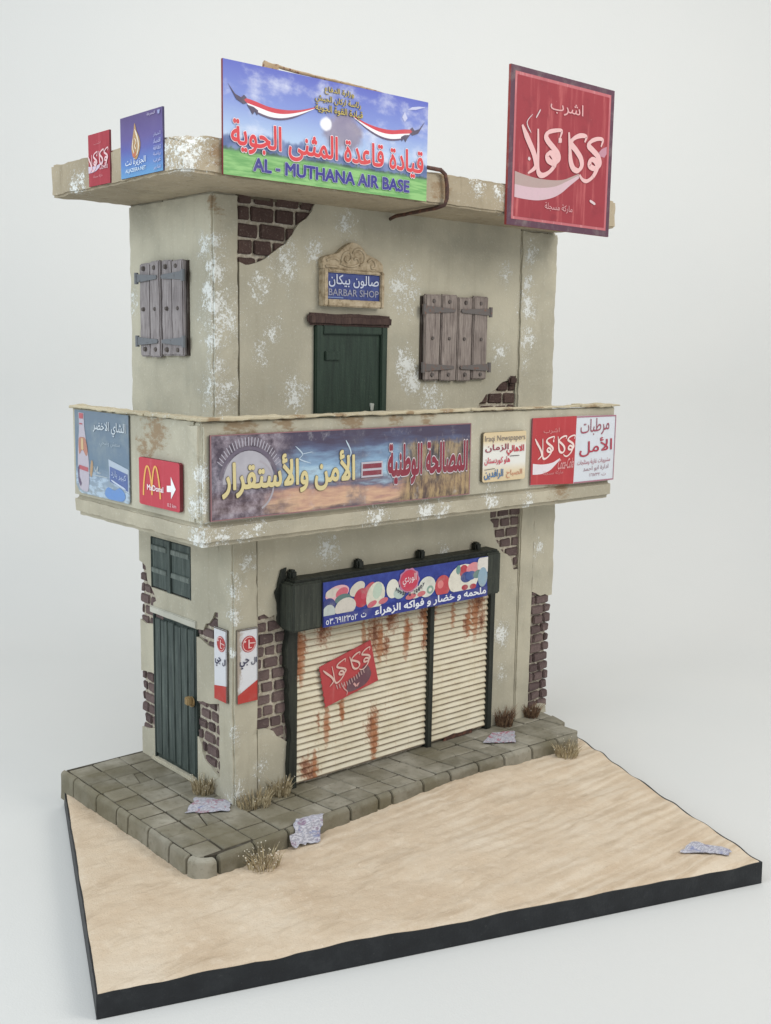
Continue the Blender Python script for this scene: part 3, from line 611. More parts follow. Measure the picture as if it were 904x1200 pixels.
def text_polys(t, res=3):
    """outline loops of the built-in font, filled here: outer loops with their counters cut out"""
    cu = bpy.data.curves.new('t', 'FONT'); cu.body = t; cu.resolution_u = res; cu.dimensions = '2D'; cu.fill_mode = 'NONE'
    o_ = bpy.data.objects.new('t', cu); C.objects.link(o_); bpy.context.view_layer.update()
    me = o_.to_mesh(); co = [(v.co.x, v.co.y) for v in me.vertices]; nx = {}
    for e in me.edges: nx.setdefault(e.vertices[0], []).append(e.vertices[1]); nx.setdefault(e.vertices[1], []).append(e.vertices[0])
    o_.to_mesh_clear(); bpy.data.objects.remove(o_); bpy.data.curves.remove(cu)
    seen, loops = set(), []
    for v in sorted(nx):
        if v in seen: continue
        comp, st = set(), [v]
        while st:
            k = st.pop()
            if k not in comp: comp.add(k); st += nx[k]
        seen |= comp; idx = sorted(comp); P = []
        for k in idx:                               # the font writes each loop's points in order
            if not P or math.hypot(co[k][0] - P[-1][0], co[k][1] - P[-1][1]) > 1e-5: P.append(co[k])
        if math.hypot(P[0][0] - P[-1][0], P[0][1] - P[-1][1]) < 1e-5: P.pop()
        if len(P) > 2: loops.append(P)
    vs, fs = [], []
    boxes = [(min(p[0] for p in P), max(p[0] for p in P)) for P in loops]; left = list(range(len(loops)))
    while left:                                     # letters that overlap sideways are filled together, by winding number
        grp = [left.pop(0)]; lo, hi = boxes[grp[0]]; more = True
        while more:
            more = False
            for k in list(left):
                if boxes[k][0] <= hi + .002 and boxes[k][1] >= lo - .002: grp.append(k); left.remove(k); lo = min(lo, boxes[k][0]); hi = max(hi, boxes[k][1]); more = True
        pts, eds, segs = [], [], []
        for k in grp:
            P = loops[k]; b = len(pts); n_ = len(P); pts += [Vector(p) for p in P]; eds += [(b + i, b + (i + 1) % n_) for i in range(n_)]; segs += [(P[i], P[(i + 1) % n_]) for i in range(n_)]
        V, _, T3, *_r = delaunay_2d_cdt(pts, eds, [], 0, 1e-6); b = len(vs); vs += [(v.x, v.y) for v in V]
        for t_ in T3:
            cx = sum(V[q].x for q in t_) / len(t_); cy = sum(V[q].y for q in t_) / len(t_); wn = 0
            for (x0, y0), (x1, y1) in segs:
                if (y0 > cy) != (y1 > cy) and cx < x0 + (cy - y0) * (x1 - x0) / (y1 - y0): wn += 1 if y1 > y0 else -1
            if wn: fs.append(tuple(b + q for q in t_))
    return vs, fs
LAY = .0022
class Sign:
    """flat printed board: art is laid on it in thin layers of its own geometry"""
    def __init__(self, name, label, fr, W, H, mat, thick=.012, cat='sign', group=None, outline=None, edge=None, part_name='board'):
        self.fr = fr; self.W = W; self.H = H; self.n0 = 0
        self.root = thing(name, label, cat, tuple(fr.translation), group)
        mb = MB(fr)
        if outline: mb.prism([(a * W, b * H) for a, b in outline], -thick, 0)
        else:
            mb.box(0, W, 0, H, -thick, 0)
        self.board = obj(part_name, mb, [mat, edge or mat], self.root)
        for p in self.board.data.polygons:
            if abs(p.normal.dot(Vector((fr[0][2], fr[1][2], fr[2][2])))) < .5: p.material_index = 1
    def add(self, name, polys, rgb, layer=1, mat=None, parent=None):
        mb = MB(self.fr)
        for n_, P in enumerate(polys):
            P = [(a * self.W, b * self.H) for a, b in P]
            ar = sum(a[0] * b[1] - b[0] * a[1] for a, b in zip(P, P[1:] + P[:1]))
            if ar < 0: P = P[::-1]
            vs = [mb.bm.verts.new(self.fr @ Vector((a, b, LAY * layer + (n_ % 90) * .000015))) for a, b in P]
            for t in tessellate_polygon([[Vector((a, b, 0)) for a, b in P]]):
                try: mb.bm.faces.new([vs[i] for i in t])
                except ValueError: pass
        return obj(name, mb, mat or flat(rgb), parent or self.root)
    def text(self, t, box, rgb, layer=2, bold=0.0, outline=None, outline_rgb=(255, 255, 255), shear=0, name='lettering', ar=True, slope=0):
        t2 = arabic(t) if ar else t
        vs, fs = text_polys(t2)
        if not vs: return
        x0 = min(v[0] for v in vs); x1 = max(v[0] for v in vs); y0 = min(v[1] for v in vs); y1 = max(v[1] for v in vs)
        sx = (box[2] - box[0]) / (x1 - x0 + 2 * bold); sy = (box[3] - box[1]) / (y1 - y0 + 2 * bold)
        def put(grow, lay, rgb_, nm):
            """a heavier weight is the letter laid again at small shifts, each a hair above the last"""
            mb = MB(self.fr); k_ = 10 if grow > .004 else 0
            sh_ = [(0, 0)] + [(grow * math.cos(a), grow * math.sin(a)) for a in [6.2832 * k / max(1, k_) for k in range(k_)]]
            for n_, (ox, oy) in enumerate(sh_):
                q = []
                for a, b in vs:
                    u = box[0] + (a + ox + bold - x0) * sx; v = box[1] + (b + oy + bold - y0) * sy; u += shear * (v - box[1]); v += slope * (u - box[0])
                    q.append(mb.bm.verts.new(self.fr @ Vector((u * self.W, v * self.H, LAY * lay + n_ * .00006))))
                for f in fs:
                    try: mb.bm.faces.new([q[i] for i in f])
                    except ValueError: pass
            return obj(nm, mb, flat(rgb_), self.root)
        if outline: put(bold + outline, layer - .6, outline_rgb, name + '_outline')
        return put(bold, layer, rgb, name)
def spline(pts, sub=6, closed=False):
    out = []; n_ = len(pts)
    for i in range(n_ if closed else n_ - 1):
        g_ = (lambda k: pts[k % n_]) if closed else (lambda k: pts[max(0, min(n_ - 1, k))])
        p0, p1, p2, p3 = g_(i - 1), g_(i), g_(i + 1), g_(i + 2)
        for k in range(sub):
            t = k / sub; out.append(tuple(.5 * (2 * p1[j] + (p2[j] - p0[j]) * t + (2 * p0[j] - 5 * p1[j] + 4 * p2[j] - p3[j]) * t * t + (3 * p1[j] - p0[j] - 3 * p2[j] + p3[j]) * t ** 3) for j in (0, 1)))
    if not closed: out.append(tuple(pts[-1]))
    return out
def ribbon(pts, w_, asp=1.0, nib=.6, taper=True):
    """quads of a pen stroke; asp = W/H so the pen stays round"""
    p = spline(pts); L, R = [], []; n_ = len(p)
    for i in range(n_):
        a = p[max(0, i - 1)]; b = p[min(n_ - 1, i + 1)]; dx = (b[0] - a[0]) * asp; dy = b[1] - a[1]; l = math.hypot(dx, dy) or 1
        ww = w_ * (.62 + .5 * abs(math.sin(math.atan2(dy, dx) - nib)))
        if taper: ww *= min(1, .35 + 4 * i / n_) * min(1, .35 + 4 * (n_ - 1 - i) / n_)
        nx, ny = -dy / l * ww, dx / l * ww
        L.append((p[i][0] + nx / asp, p[i][1] + ny)); R.append((p[i][0] - nx / asp, p[i][1] - ny))
    return [[L[i], L[i + 1], R[i + 1], R[i]] for i in range(n_ - 1)]
def ell(cx, cy, rx, ry, rot=0, n_=22, a0=0, a1=2 * math.pi):
    return [(cx + rx * math.cos(t) * math.cos(rot) - ry * math.sin(t) * math.sin(rot), cy + rx * math.cos(t) * math.sin(rot) + ry * math.sin(t) * math.cos(rot)) for t in [a0 + (a1 - a0) * k / n_ for k in range(n_)]]
def arcring(cx, cy, r0, r1, asp, a0=0, a1=2 * math.pi, n_=28):
    P = [(math.cos(a0 + (a1 - a0) * k / n_), math.sin(a0 + (a1 - a0) * k / n_)) for k in range(n_ + 1)]
    return [[(cx + a[0] * r0 / asp, cy + a[1] * r0), (cx + a[0] * r1 / asp, cy + a[1] * r1), (cx + b[0] * r1 / asp, cy + b[1] * r1), (cx + b[0] * r0 / asp, cy + b[1] * r0)] for a, b in zip(P, P[1:])]
COLA = {'k1': [(.874,.604),(.889,.651),(.84,.653),(.775,.629),(.748,.595),(.791,.568),(.844,.537),(.867,.494),(.849,.462),(.805,.45),(.764,.465),(.771,.5),(.802,.507),(.833,.49),(.841,.455),(.802,.394),(.744,.357),(.698,.362),(.667,.39)],
 'k2': [(.706,.611),(.717,.65),(.654,.647),(.591,.617),(.573,.583),(.625,.544),(.673,.499),(.683,.451),(.65,.416),(.602,.424),(.573,.469),(.561,.545),(.545,.654)],
 'k3': [(.463,.608),(.476,.652),(.433,.651),(.355,.629),(.33,.597),(.35,.568),(.406,.531),(.446,.499),(.453,.463),(.413,.435),(.361,.446),(.346,.474),(.369,.496),(.399,.486),(.419,.453),(.412,.414),(.369,.372),(.314,.345),(.276,.351),(.261,.395),(.26,.504),(.253,.635)],
 'al': [(.107,.639),(.159,.561),(.217,.48),(.243,.415),(.23,.38),(.171,.341)]}
W_TOP = [(.051,.343),(.15,.329),(.271,.32),(.406,.325),(.508,.34),(.588,.369),(.657,.397)]
W_MID = [(.053,.261),(.176,.256),(.308,.264),(.431,.287),(.543,.333),(.664,.39)]
W_BOT = [(.054,.179),(.158,.175),(.278,.18),(.401,.208),(.49,.249),(.568,.304),(.665,.37)]
def cola(sg, T_, w_, rgb, layer=3, asp=None, serif=True):
    asp = asp or sg.W / sg.H; polys = []
    for k, st in COLA.items(): polys += ribbon([T_(*p) for p in st], w_, asp)
    if serif: polys += ribbon([T_(.463, .608), T_(.463, .574)], w_ * .8, asp)
    return sg.add('lettering', polys, rgb, layer)
def wave(sg, T_, rgbs, layer=1.5):
    lo, mi, hi = [spline([T_(*p) for p in q], 5) for q in (W_BOT, W_MID, W_TOP)]
    if len(rgbs) > 1:
        sg.add('wave_band', [mi + hi[::-1]], rgbs[1], layer); sg.add('wave_band', [lo + mi[::-1]], rgbs[0], layer)
    else: sg.add('wave_band', [lo + hi[::-1]], rgbs[0], layer)
def mat_red(name, a, b, c, sc=(10, 10, 1.2)):
    g = G(name); o = g.obj(); n = g.noise(g.map(o, sc), 2.4, 5, .6); n2 = g.noise(o, 7, 5, .6); n3 = g.noise(o, 34, 5, .7)
    col = g.mix(g.f('MULTIPLY', g.step(n, .5, .76), .8), s(*a), s(*b)); col = g.mix(g.f('MULTIPLY', g.step(n2, .5, .75), .55), col, s(*c))
    col = g.mix(g.f('MULTIPLY', g.step(n3, .64, .75), .35), col, s(206, 150, 150))
    return g.done(col, .5, spec=.25)
SH = "\u0627\u0634\u0631\u0628"; MARK = "\u0645\u0627\u0631\u0643\u0629 \u0645\u0633\u062c\u0644\u0629"

# --- large red drink sign on the roof edge
sg = Sign('advertising_sign', "large worn red advertising sign with white script standing on the right roof edge", FR(1.875, -.428, 3.682), 1.085, 1.012, flat((92, 58, 76), .5, .2), .02, edge=flat((140, 48, 44), .6, .2))
sg.add('faded_rim', [[(.038, .04), (.965, .04), (.965, .965), (.038, .965)]], (198, 112, 118), .5, mat=mat_red("faded_pink", (190, 98, 106), (212, 140, 142), (160, 66, 78)))
sg.add('red_field', [[(.056, .058), (.945, .058), (.945, .945), (.056, .945)]], (160, 40, 52), 1, mat=mat_red("worn_red_print", (156, 46, 58), (204, 104, 104), (128, 36, 50), (7, 7, .7)))
wave(sg, lambda a, b: (a + .006, b), [(206, 174, 184), (176, 150, 146)])
sg.add('wave_band', [[(.859, .565), (.888, .592), (.938, .613), (.939, .563), (.916, .536), (.872, .54)]], (190, 130, 150), 1.5)
cola(sg, lambda a, b: (a, b), .0205, (226, 178, 178)); sg.text(SH, (.36, .755, .68, .85), (220, 160, 162), 3, .006)
sg.text(MARK, (.34, .12, .61, .175), (216, 156, 160), 3)
sg.add('scratches', ribbon([(.2, .72), (.15, .66), (.19, .6)], .004, 1) + ribbon([(.27, .76), (.23, .7)], .006, 1) + ribbon([(.17, .44), (.19, .43)], .01, 1) + ribbon([(.78, .23), (.84, .21)], .009, 1) + ribbon([(.45, .585), (.46, .58)], .01, 1), (214, 190, 194), 3)

# --- air base billboard
g = G("airbase_picture"); q = g.xyz(g.gen()); u, v = q[0], q[2]; o = g.obj()
cl = g.noise(g.map(o, (1, 1, 1.6)), 3.2, 6, .6); cl2 = g.noise(o, 9, 5, .6)
col = g.ramp(v, [(.20, s(188, 210, 234)), (.42, s(168, 194, 232)), (.68, s(126, 146, 216)), (1, s(92, 104, 196))])
col = g.mix(g.f('MULTIPLY', g.step(g.f('SUBTRACT', cl, g.f('MULTIPLY', v, .10)), .42, .66), .8), col, s(224, 228, 242))
du = g.f('DIVIDE', g.f('SUBTRACT', u, .55), .115); dv = g.f('DIVIDE', g.f('SUBTRACT', v, .56), .22); rr = g.f('ADD', g.f('MULTIPLY', du, du), g.f('MULTIPLY', dv, dv))
sm = g.step(g.f('ADD', rr, g.f('MULTIPLY_ADD', cl2, 1.6, -.8)), 1.0, .35)
col = g.mix(g.f('MULTIPLY', sm, .8), col, g.mix(cl2, s(98, 84, 112), s(178, 160, 170)))
du = g.f('DIVIDE', g.f('SUBTRACT', u, .465), .035); dv = g.f('DIVIDE', g.f('SUBTRACT', v, .60), .075); rr = g.f('ADD', g.f('MULTIPLY', du, du), g.f('MULTIPLY', dv, dv))
col = g.mix(g.step(g.f('ADD', rr, g.f('MULTIPLY_ADD', cl2, 1.2, -.6)), 1.0, .4), col, s(238, 238, 246))
mt = g.f('ADD', g.f('MULTIPLY', g.noise(g.map(o, (1, 1, .3)), 6, 4, .6), .24), .235)
col = g.mix(g.step(g.f('SUBTRACT', v, mt), .02, -.02), col, g.mix(g.step(cl2, .4, .6), s(86, 108, 158), s(120, 138, 184)))
tr = g.f('ADD', g.f('MULTIPLY', g.noise(o, 24, 4, .7), .12), .185)
col = g.mix(g.step(g.f('SUBTRACT', v, tr), .012, -.012), col, g.mix(g.step(cl2, .42, .6), s(70, 96, 92), s(96, 130, 108)))
col = g.mix(g.step(v, .235, .205), col, g.mix(g.step(g.noise(g.map(o, (2, 2, 18)), 3, 4), .38, .62), s(104, 168, 92), s(140, 196, 116)))
M_AIR = g.done(col, .45, spec=.25)
AW, AH = 1.47, .584
sg = Sign('billboard', "wide blue and green air base billboard with red Arabic and blue English lettering", FR(-.325, -.430, 3.757), AW, AH, M_AIR, .016, edge=flat((126, 46, 52)))
def flagribbon(m_):
    X = (lambda a: a) if not m_ else (lambda a: 1 - a)
    up = [(.075, .70), (.13, .685), (.2, .655), (.27, .655), (.34, .68), (.415, .735)]; r2 = [(.10, .655), (.15, .635), (.21, .612), (.27, .618), (.34, .66), (.415, .725)]
    w2 = [(.115, .615), (.16, .585), (.21, .568), (.265, .58), (.33, .63), (.40, .705)]; b2 = [(.13, .592), (.165, .565), (.215, .549), (.265, .562), (.32, .605), (.385, .685)]
    S_ = [[(X(a), b) for a, b in spline(q, 5)] for q in (up, r2, w2, b2)]
    for A, B, c in ((S_[0], S_[1], (214, 64, 80)), (S_[1], S_[2], (242, 240, 244)), (S_[2], S_[3], (104, 90, 118))): sg.add('flag_ribbon', [A + B[::-1]], c, 1)
    dark = [[(.018, .80), (.05, .715), (.085, .685), (.10, .65), (.085, .64), (.055, .67)], [(.10, .64), (.115, .60), (.125, .56), (.135, .595), (.145, .56), (.15, .605), (.13, .63)], [(.075, .69), (.088, .72), (.10, .70), (.09, .68)]]
    sg.add('eagle_tip', [[(X(a), b) for a, b in P] for P in dark], (92, 84, 106), 1.4)
flagribbon(False); flagribbon(True)
sg.text("\u0642\u064a\u0627\u062f\u0629 \u0642\u0627\u0639\u062f\u0629 \u0627\u0644\u0645\u062b\u0646\u0649 \u0627\u0644\u062c\u0648\u064a\u0629", (.03, .205, .975, .50), (222, 56, 64), 3, .022, .024, (240, 226, 236))
sg.text("AL - MUTHANA AIR BASE", (.125, .06, .90, .185), (62, 58, 146), 3, .036, .022, (206, 214, 236), ar=False)
for t, b in (("\u0648\u0632\u0627\u0631\u0629 \u0627\u0644\u062f\u0641\u0627\u0639", (.455, .87, .60, .945)), ("\u0631\u0626\u0627\u0633\u0629 \u0627\u0631\u0643\u0627\u0646 \u0627\u0644\u062c\u064a\u0634", (.41, .785, .635, .86)), ("\u0642\u064a\u0627\u062f\u0629 \u0627\u0644\u0642\u0648\u0629 \u0627\u0644\u062c\u0648\u064a\u0629", (.41, .69, .645, .775))):
    sg.text(t, b, (196, 176, 84), 3, .012, .03, (58, 50, 66))
sg.add('cloud_wisp', [[(a, b) for a, b in P] for P in ([(.885, .885), (.93, .90), (.985, .945), (.95, .94), (.91, .92)], [(.855, .80), (.87, .86), (.885, .80), (.87, .76)])], (196, 200, 232), .8)
mb = MB(); mb.tube([(-.03, -.38, 4.375), (.02, -.385, 4.37), (.35, -.38, 4.362), (.76, -.385, 4.352), (1.0, -.385, 4.33)], [.014, .009, .009, .009, .008]); mb.box(-.04, .05, -.40, -.38, 4.35, 4.374, .004)
mb.rough(.004, 14, .05); obj('batten', mb, M_BATTEN, sg.root)
mb = MB()
for x in (0.05, .95): mb.box(x - .02, x + .02, -.412, -.395, 3.93, 4.345)
obj('support', mb, M_BATTEN, sg.root)

# --- bent pipe over the roof edge
pt = thing('bent_pipe', "rusty bent pipe hooked over the roof edge beside the billboard", 'pipe', (1.2, -.3, 3.96))
mb = MB(); mb.tube(spline3 := [(.95, -.32, 3.962), (1.15, -.42, 3.962), (1.26, -.432, 3.958), (1.295, -.437, 3.935), (1.312, -.439, 3.87), (1.315, -.437, 3.79), (1.305, -.425, 3.75), (1.285, -.36, 3.735), (1.30, -.22, 3.732), (1.325, .06, 3.722), (1.34, .125, 3.712)], .0125, 10)
mb.rough(.002, 25, .04); obj('pipe', mb, M_PIPE, pt, True)

# --- two small signs on the left roof edge
sg = Sign('advertising_sign', "small red advertising sign with white script on the left roof edge", LF(-.572, .622, 3.765), .262, .29, mat_red("red_print", (168, 48, 62), (186, 70, 82), (148, 40, 54)), .012, edge=flat((110, 36, 48)))
T_ = lambda a, b: (.0 + (a - .1) * 1.22, .47 + (b - .5) * 1.12 + .07 * (a - .5)); cola(sg, T_, .020, (232, 190, 194), 2)
wave(sg, lambda a, b: (a * 1.1 - .055, b * .8 + .12), [(206, 190, 212)], 1); sg.text(SH, (.3, .77, .62, .83), (206, 130, 136), 2); sg.text(MARK, (.25, .14, .68, .2), (214, 150, 156), 2)
sg.text("Coca-Cola", (.55, .285, .93, .40), (220, 176, 184), 2, .01, ar=False, shear=.15)
g = G("news_gradient"); q = g.xyz(g.gen()); v = q[2]
M_ALJ = g.done(g.mix(g.f('MULTIPLY', g.noise(g.obj(), 9, 4), .25), g.ramp(v, [(.0, s(82, 156, 206)), (.22, s(78, 126, 196)), (.45, s(86, 92, 168)), (.62, s(92, 80, 146)), (1, s(84, 66, 118))]), s(150, 140, 180)), .45, spec=.25)
sg = Sign('advertising_sign', "small violet and blue news channel sign with golden flame emblem on the roof edge", LF(-.572, .229, 3.769), .462, .324, M_ALJ, .012, edge=flat((60, 54, 92)))
fl = spline([(.36, .86), (.40, .74), (.47, .60), (.49, .48), (.45, .36), (.385, .27), (.31, .33), (.275, .45), (.29, .56), (.33, .72)], 5, True)
sg.add('flame_emblem', [fl], (182, 142, 92), 1)
sg.add('flame_emblem', ribbon([(.37, .76), (.42, .64), (.455, .5), (.43, .38), (.39, .33)], .018, 1.4) + ribbon([(.33, .62), (.315, .48), (.35, .37)], .012, 1.4) + ribbon([(.365, .62), (.40, .55), (.365, .49), (.40, .43)], .011, 1.4), (226, 212, 190), 2)
sg.add('flame_emblem', [ell(.345, .355, .045, .05)], (196, 112, 72), 1.6)
sg.text("\u0627\u0644\u062c\u0632\u064a\u0631\u0629 \u0646\u062a", (.13, .165, .62, .30), (214, 224, 238), 2, .012); sg.text("ALJAZEERA NET", (.13, .06, .62, .14), (210, 226, 240), 2, .015, ar=False)
for k, t in enumerate(["\u0623\u062e\u0628\u0627\u0631", "\u0627\u0642\u062a\u0635\u0627\u062f", "\u062b\u0642\u0627\u0641\u0629", "\u0631\u064a\u0627\u0636\u0629", "\u0639\u0631\u0628", "\u062a\u0642\u0627\u0631\u064a\u0631"]): sg.text(t, (.80, .56 - k * .105, .97, .63 - k * .105), (178, 182, 222), 2, .012)
sg.text("\u0627\u0644\u0645\u0639\u0631\u0641\u0629", (.66, .905, .85, .965), (186, 176, 208), 2, .01); sg.add('small_mark', [[(.91, .90), (.95, .90), (.96, .96), (.90, .96)]], (150, 156, 200), 2)

# --- barber sign with carved crest
sg = Sign('barber_sign', "carved stone framed blue barber shop sign above the green upper door", FR(.79, .105, 3.165), .448, .17, mat_paint("blue_print", (58, 74, 140), (76, 92, 158), (46, 58, 118), .5, (4, 4, 4)), .02)
sg.text("\u0635\u0627\u0644\u0648\u0646 \u0628\u064a\u0643\u0627\u0646", (.03, .46, .97, .94), (202, 210, 232), 2, .014); sg.text("BARBAR SHOP", (.03, .14, .97, .40), (150, 152, 176), 2, .012, ar=False)
sg.add('small_print', [[(.02, .05), (.3, .05), (.3, .09), (.02, .09)]], (120, 140, 190), 2)
mb = MB(FR(.755, .147, 3.12)); W_, H_ = .51, .235
mb.box(0, .036, 0, H_, 0, .062); mb.box(W_ - .03, W_, 0, H_, 0, .062); mb.box(.036, W_ - .03, 0, .046, 0, .060); mb.box(.036, W_ - .03, .214, H_, 0, .060); mb.box(.03, W_ - .02, .04, .22, 0, .022)
mb.bevel(.006, 2).rough(.002, 18, .05); obj('frame', mb, M_ORN, sg.root)
mb = MB(FR(.755, .147, 3.355)); pr = spline([(0, 0), (0, .06), (.05, .085), (.13, .105), (.18, .145), (.25, .178), (.32, .155), (.37, .11), (.45, .085), (.505, .05), (.51, 0)], 4)
mb.prism(pr, 0, .045); mb.bevel(.006, 2); cr = obj('crest', mb, M_ORN, sg.root)
mb = MB(FR(.755, .147, 3.355))
for st in ([(.15, .05), (.17, .10), (.215, .115), (.235, .08), (.205, .05), (.18, .065), (.19, .085)], [(.235, .08), (.26, .13), (.31, .135), (.345, .10), (.335, .05), (.30, .035)], [(.14, .04), (.2, .025), (.26, .028), (.30, .05), (.28, .08), (.255, .07)], [(.37, .06), (.40, .08), (.43, .065), (.44, .03), (.41, .02), (.40, .04)], [(.03, .05), (.06, .065), (.10, .07), (.13, .055)], [(.02, .015), (.13, .015)]):
    mb.tube([(a, b, .046) for a, b in spline(st, 3)], .0085, 6)
obj('carved_scroll', mb, M_ORN, cr, True)

# --- balcony left face: tea poster and burger sign
g = G("tea_picture"); q = g.xyz(g.gen()); o = g.obj(); u = g.f('SUBTRACT', 1, q[1]); v = q[2]; n = g.noise(o, 5, 5, .6); n2 = g.noise(g.map(o, (1, 2, 6)), 5, 4, .6)
col = g.ramp(v, [(0, s(150, 162, 170)), (.2, s(138, 156, 176)), (.36, s(108, 130, 150)), (.6, s(110, 130, 150)), (1, s(112, 128, 144))])
col = g.mix(g.f('MULTIPLY', g.step(n, .45, .7), .45), col, s(146, 158, 160)); col = g.mix(g.f('MULTIPLY', g.step(v, .34, .2), g.f('MULTIPLY', g.step(n2, .45, .6), .9)), col, s(176, 196, 214))
M_TEA = g.done(col, .5, spec=.25)
sg = Sign('advertising_poster', "faded grey blue tea poster with a bottle on the left balcony side", LF(-.461, 1.13, 1.905), .715, .535, M_TEA, .006, 'poster', outline=[(.0, .1), (.06, .02), (.10, .0), (.99, .0), (1, .03), (1, 1), (0, 1)])
bt = spline([(.085, .97), (.09, .80), (.07, .62), (.055, .48), (.05, .3), (.06, .12), (.10, .05), (.22, .03), (.255, .1), (.27, .3), (.255, .5), (.225, .64), (.195, .8), (.19, .97)], 4)
sg.add('bottle', [bt], (186, 178, 190), 1); sg.add('bottle', [spline([(.085, .66), (.075, .55), (.09, .47), (.15, .53), (.22, .46), (.25, .52), (.215, .66), (.15, .68)], 4, True)], (184, 128, 110), 1.6); sg.add('bottle', [[(.13, .665), (.17, .665), (.175, .54), (.15, .52), (.125, .54)]], (206, 178, 132), 2)
sg.add('bottle', [[(.10, .90), (.18, .90), (.18, .965), (.10, .965)], [(.10, .83), (.16, .83), (.16, .845), (.10, .845)], [(.085, .29), (.255, .275), (.255, .325), (.085, .34)]], (186, 96, 104), 2)
sg.add('bottle', [[(.05, .3), (.08, .34), (.075, .2), (.12, .12), (.10, .08), (.06, .14)]], (112, 98, 122), 2)
sg.text("\u0627\u0644\u0634\u0627\u064a \u0627\u0644\u0627\u062e\u0636\u0631", (.37, .735, .965, .90), (196, 206, 214), 2, .014); sg.text("\u0645\u0646\u0639\u0634 \u0648\u0635\u062d\u064a", (.49, .60, .86, .68), (164, 180, 192), 2, .004)
sg.add('packet', [[(.64, .47), (1.0, .39), (1.0, .12), (.66, .22)]], (176, 190, 206), 1); sg.add('packet', [[(.665, .39), (.985, .335), (.985, .14), (.665, .215)]], (92, 112, 166), 1.6)
sg.text("\u0643\u0628\u064a\u0631 \u0628\u0627\u0631\u062f", (.69, .27, .96, .36), (176, 190, 220), 2.4, .01, slope=-.14); sg.add('packet', ribbon([(.69, .235), (.8, .20), (.95, .16)], .011, 1.3), (190, 202, 224), 2.4)
sg.add('splash', [spline([(.56, .06), (.62, .14), (.74, .12), (.84, .16), (.93, .10), (.9, .02), (.74, .005), (.62, .01)], 4, True)], (104, 146, 206), 1.2)
sg.add('cup', [spline([(.30, .36), (.32, .42), (.345, .40), (.34, .30), (.31, .22), (.285, .26)], 4, True)], (180, 146, 108), 1); sg.add('cup', ribbon([(.36, .36), (.40, .30), (.44, .36), (.43, .29), (.50, .29)], .008, 1.3) + ribbon([(.33, .25), (.62, .25)], .006, 1.3), (176, 186, 190), 1)
RB = [(.03, .0), (.97, .0), (1, .03), (1, .97), (.97, 1), (.03, 1), (0, .97), (0, .03)]
sg = Sign('burger_sign', "red sign with yellow arches and white arrow on the left balcony side", LF(-.475, .266, 1.93), .462, .278, mat_red("coral_red", (196, 58, 74), (206, 84, 98), (186, 48, 62)), .022, outline=RB, edge=flat((120, 40, 50)))
asp = sg.W / sg.H
sg.add('arches', ribbon([(.115, .20), (.125, .42), (.155, .65), (.19, .79), (.225, .83), (.26, .79), (.295, .66), (.325, .45), (.335, .24)], .026, asp, 0, False) + ribbon([(.335, .24), (.34, .45), (.365, .68), (.395, .81), (.425, .85), (.46, .81), (.495, .66), (.525, .45), (.54, .19)], .026, asp, 0, False), (234, 172, 74), 1)
sg.text("MaDonal", (.22, .335, .625, .455), (244, 226, 232), 2, .025, ar=False); sg.text("0.2 km", (.72, .075, .93, .15), (232, 190, 196), 2, .01, ar=False)
sg.add('arrow', [[(.70, .50), (.80, .515), (.80, .70), (.915, .46), (.80, .24), (.80, .385), (.70, .37)]], (240, 240, 240), 1)

# --- long reconciliation banner
g = G("banner_picture"); q = g.xyz(g.gen()); u, v = q[0], q[2]; o = g.obj(); n = g.noise(o, 4, 6, .62); n2 = g.noise(o, 12, 6, .68); nv = g.noise(g.map(o, (7, 7, 2.2)), 2.6, 6, .7); nh = g.noise(g.map(o, (1, 1, 5)), 2.6, 5, .6)
wp = g.f('ADD', v, g.f('MULTIPLY_ADD', nh, .7, -.35))
col = g.ramp(wp, [(.0, s(112, 92, 94)), (.12, s(212, 172, 138)), (.22, s(186, 142, 124)), (.32, s(112, 108, 130)), (.44, s(166, 198, 218)), (.58, s(130, 164, 196)), (.76, s(88, 96, 128)), (.92, s(76, 68, 90))])
lf_ = g.step(g.f('ADD', u, g.f('MULTIPLY_ADD', n, .3, -.15)), .30, .18)
col = g.mix(g.f('MULTIPLY', lf_, .92), col, g.mix(g.step(n2, .38, .64), s(78, 66, 78), s(150, 138, 150)))
rc = g.f('MULTIPLY', g.step(g.f('ADD', u, g.f('MULTIPLY_ADD', n, .12, -.06)), .66, .74), g.step(g.f('ADD', v, g.f('MULTIPLY_ADD', n2, .3, -.15)), .84, .72))
col = g.mix(g.f('MULTIPLY', rc, .9), col, g.mix(g.step(nv, .36, .62), s(70, 58, 60), s(172, 146, 102)))
tw = g.f('MULTIPLY', g.step(g.f('ABSOLUTE', g.f('SUBTRACT', u, .515)), .05, .02), g.step(n2, .35, .6)); col = g.mix(g.f('MULTIPLY', tw, .55), col, s(92, 90, 108))
col = g.mix(g.f('MULTIPLY', g.step(n2, .55, .75), .35), col, s(200, 200, 206)); col = g.mix(g.f('MULTIPLY', g.step(g.noise(o, 60, 3, .7), .6, .75), .3), col, s(84, 78, 86))
M_BAN = g.done(col, .5, spec=.25)
sg = Sign('banner', "long faded landscape banner with yellow and dark red Arabic words on the balcony", FR(-.40, -.394, 1.897), 2.03, .478, M_BAN, .010, edge=flat((96, 70, 74)))
asp = sg.W / sg.H
dm = [(.035 + .0, .42)] + [(.125 + .085 * math.cos(a), .42 + .38 * math.sin(a)) for a in [math.pi - k * math.pi / 20 for k in range(21)]]
g = G("dome_print"); o = g.obj(); M_DOME = g.done(g.mix(g.noise(o, 9, 5, .6), s(150, 146, 158), s(190, 188, 196)), .5)
sg.add('dome_picture', [dm], (170, 165, 176), .5, mat=M_DOME)
ry = []
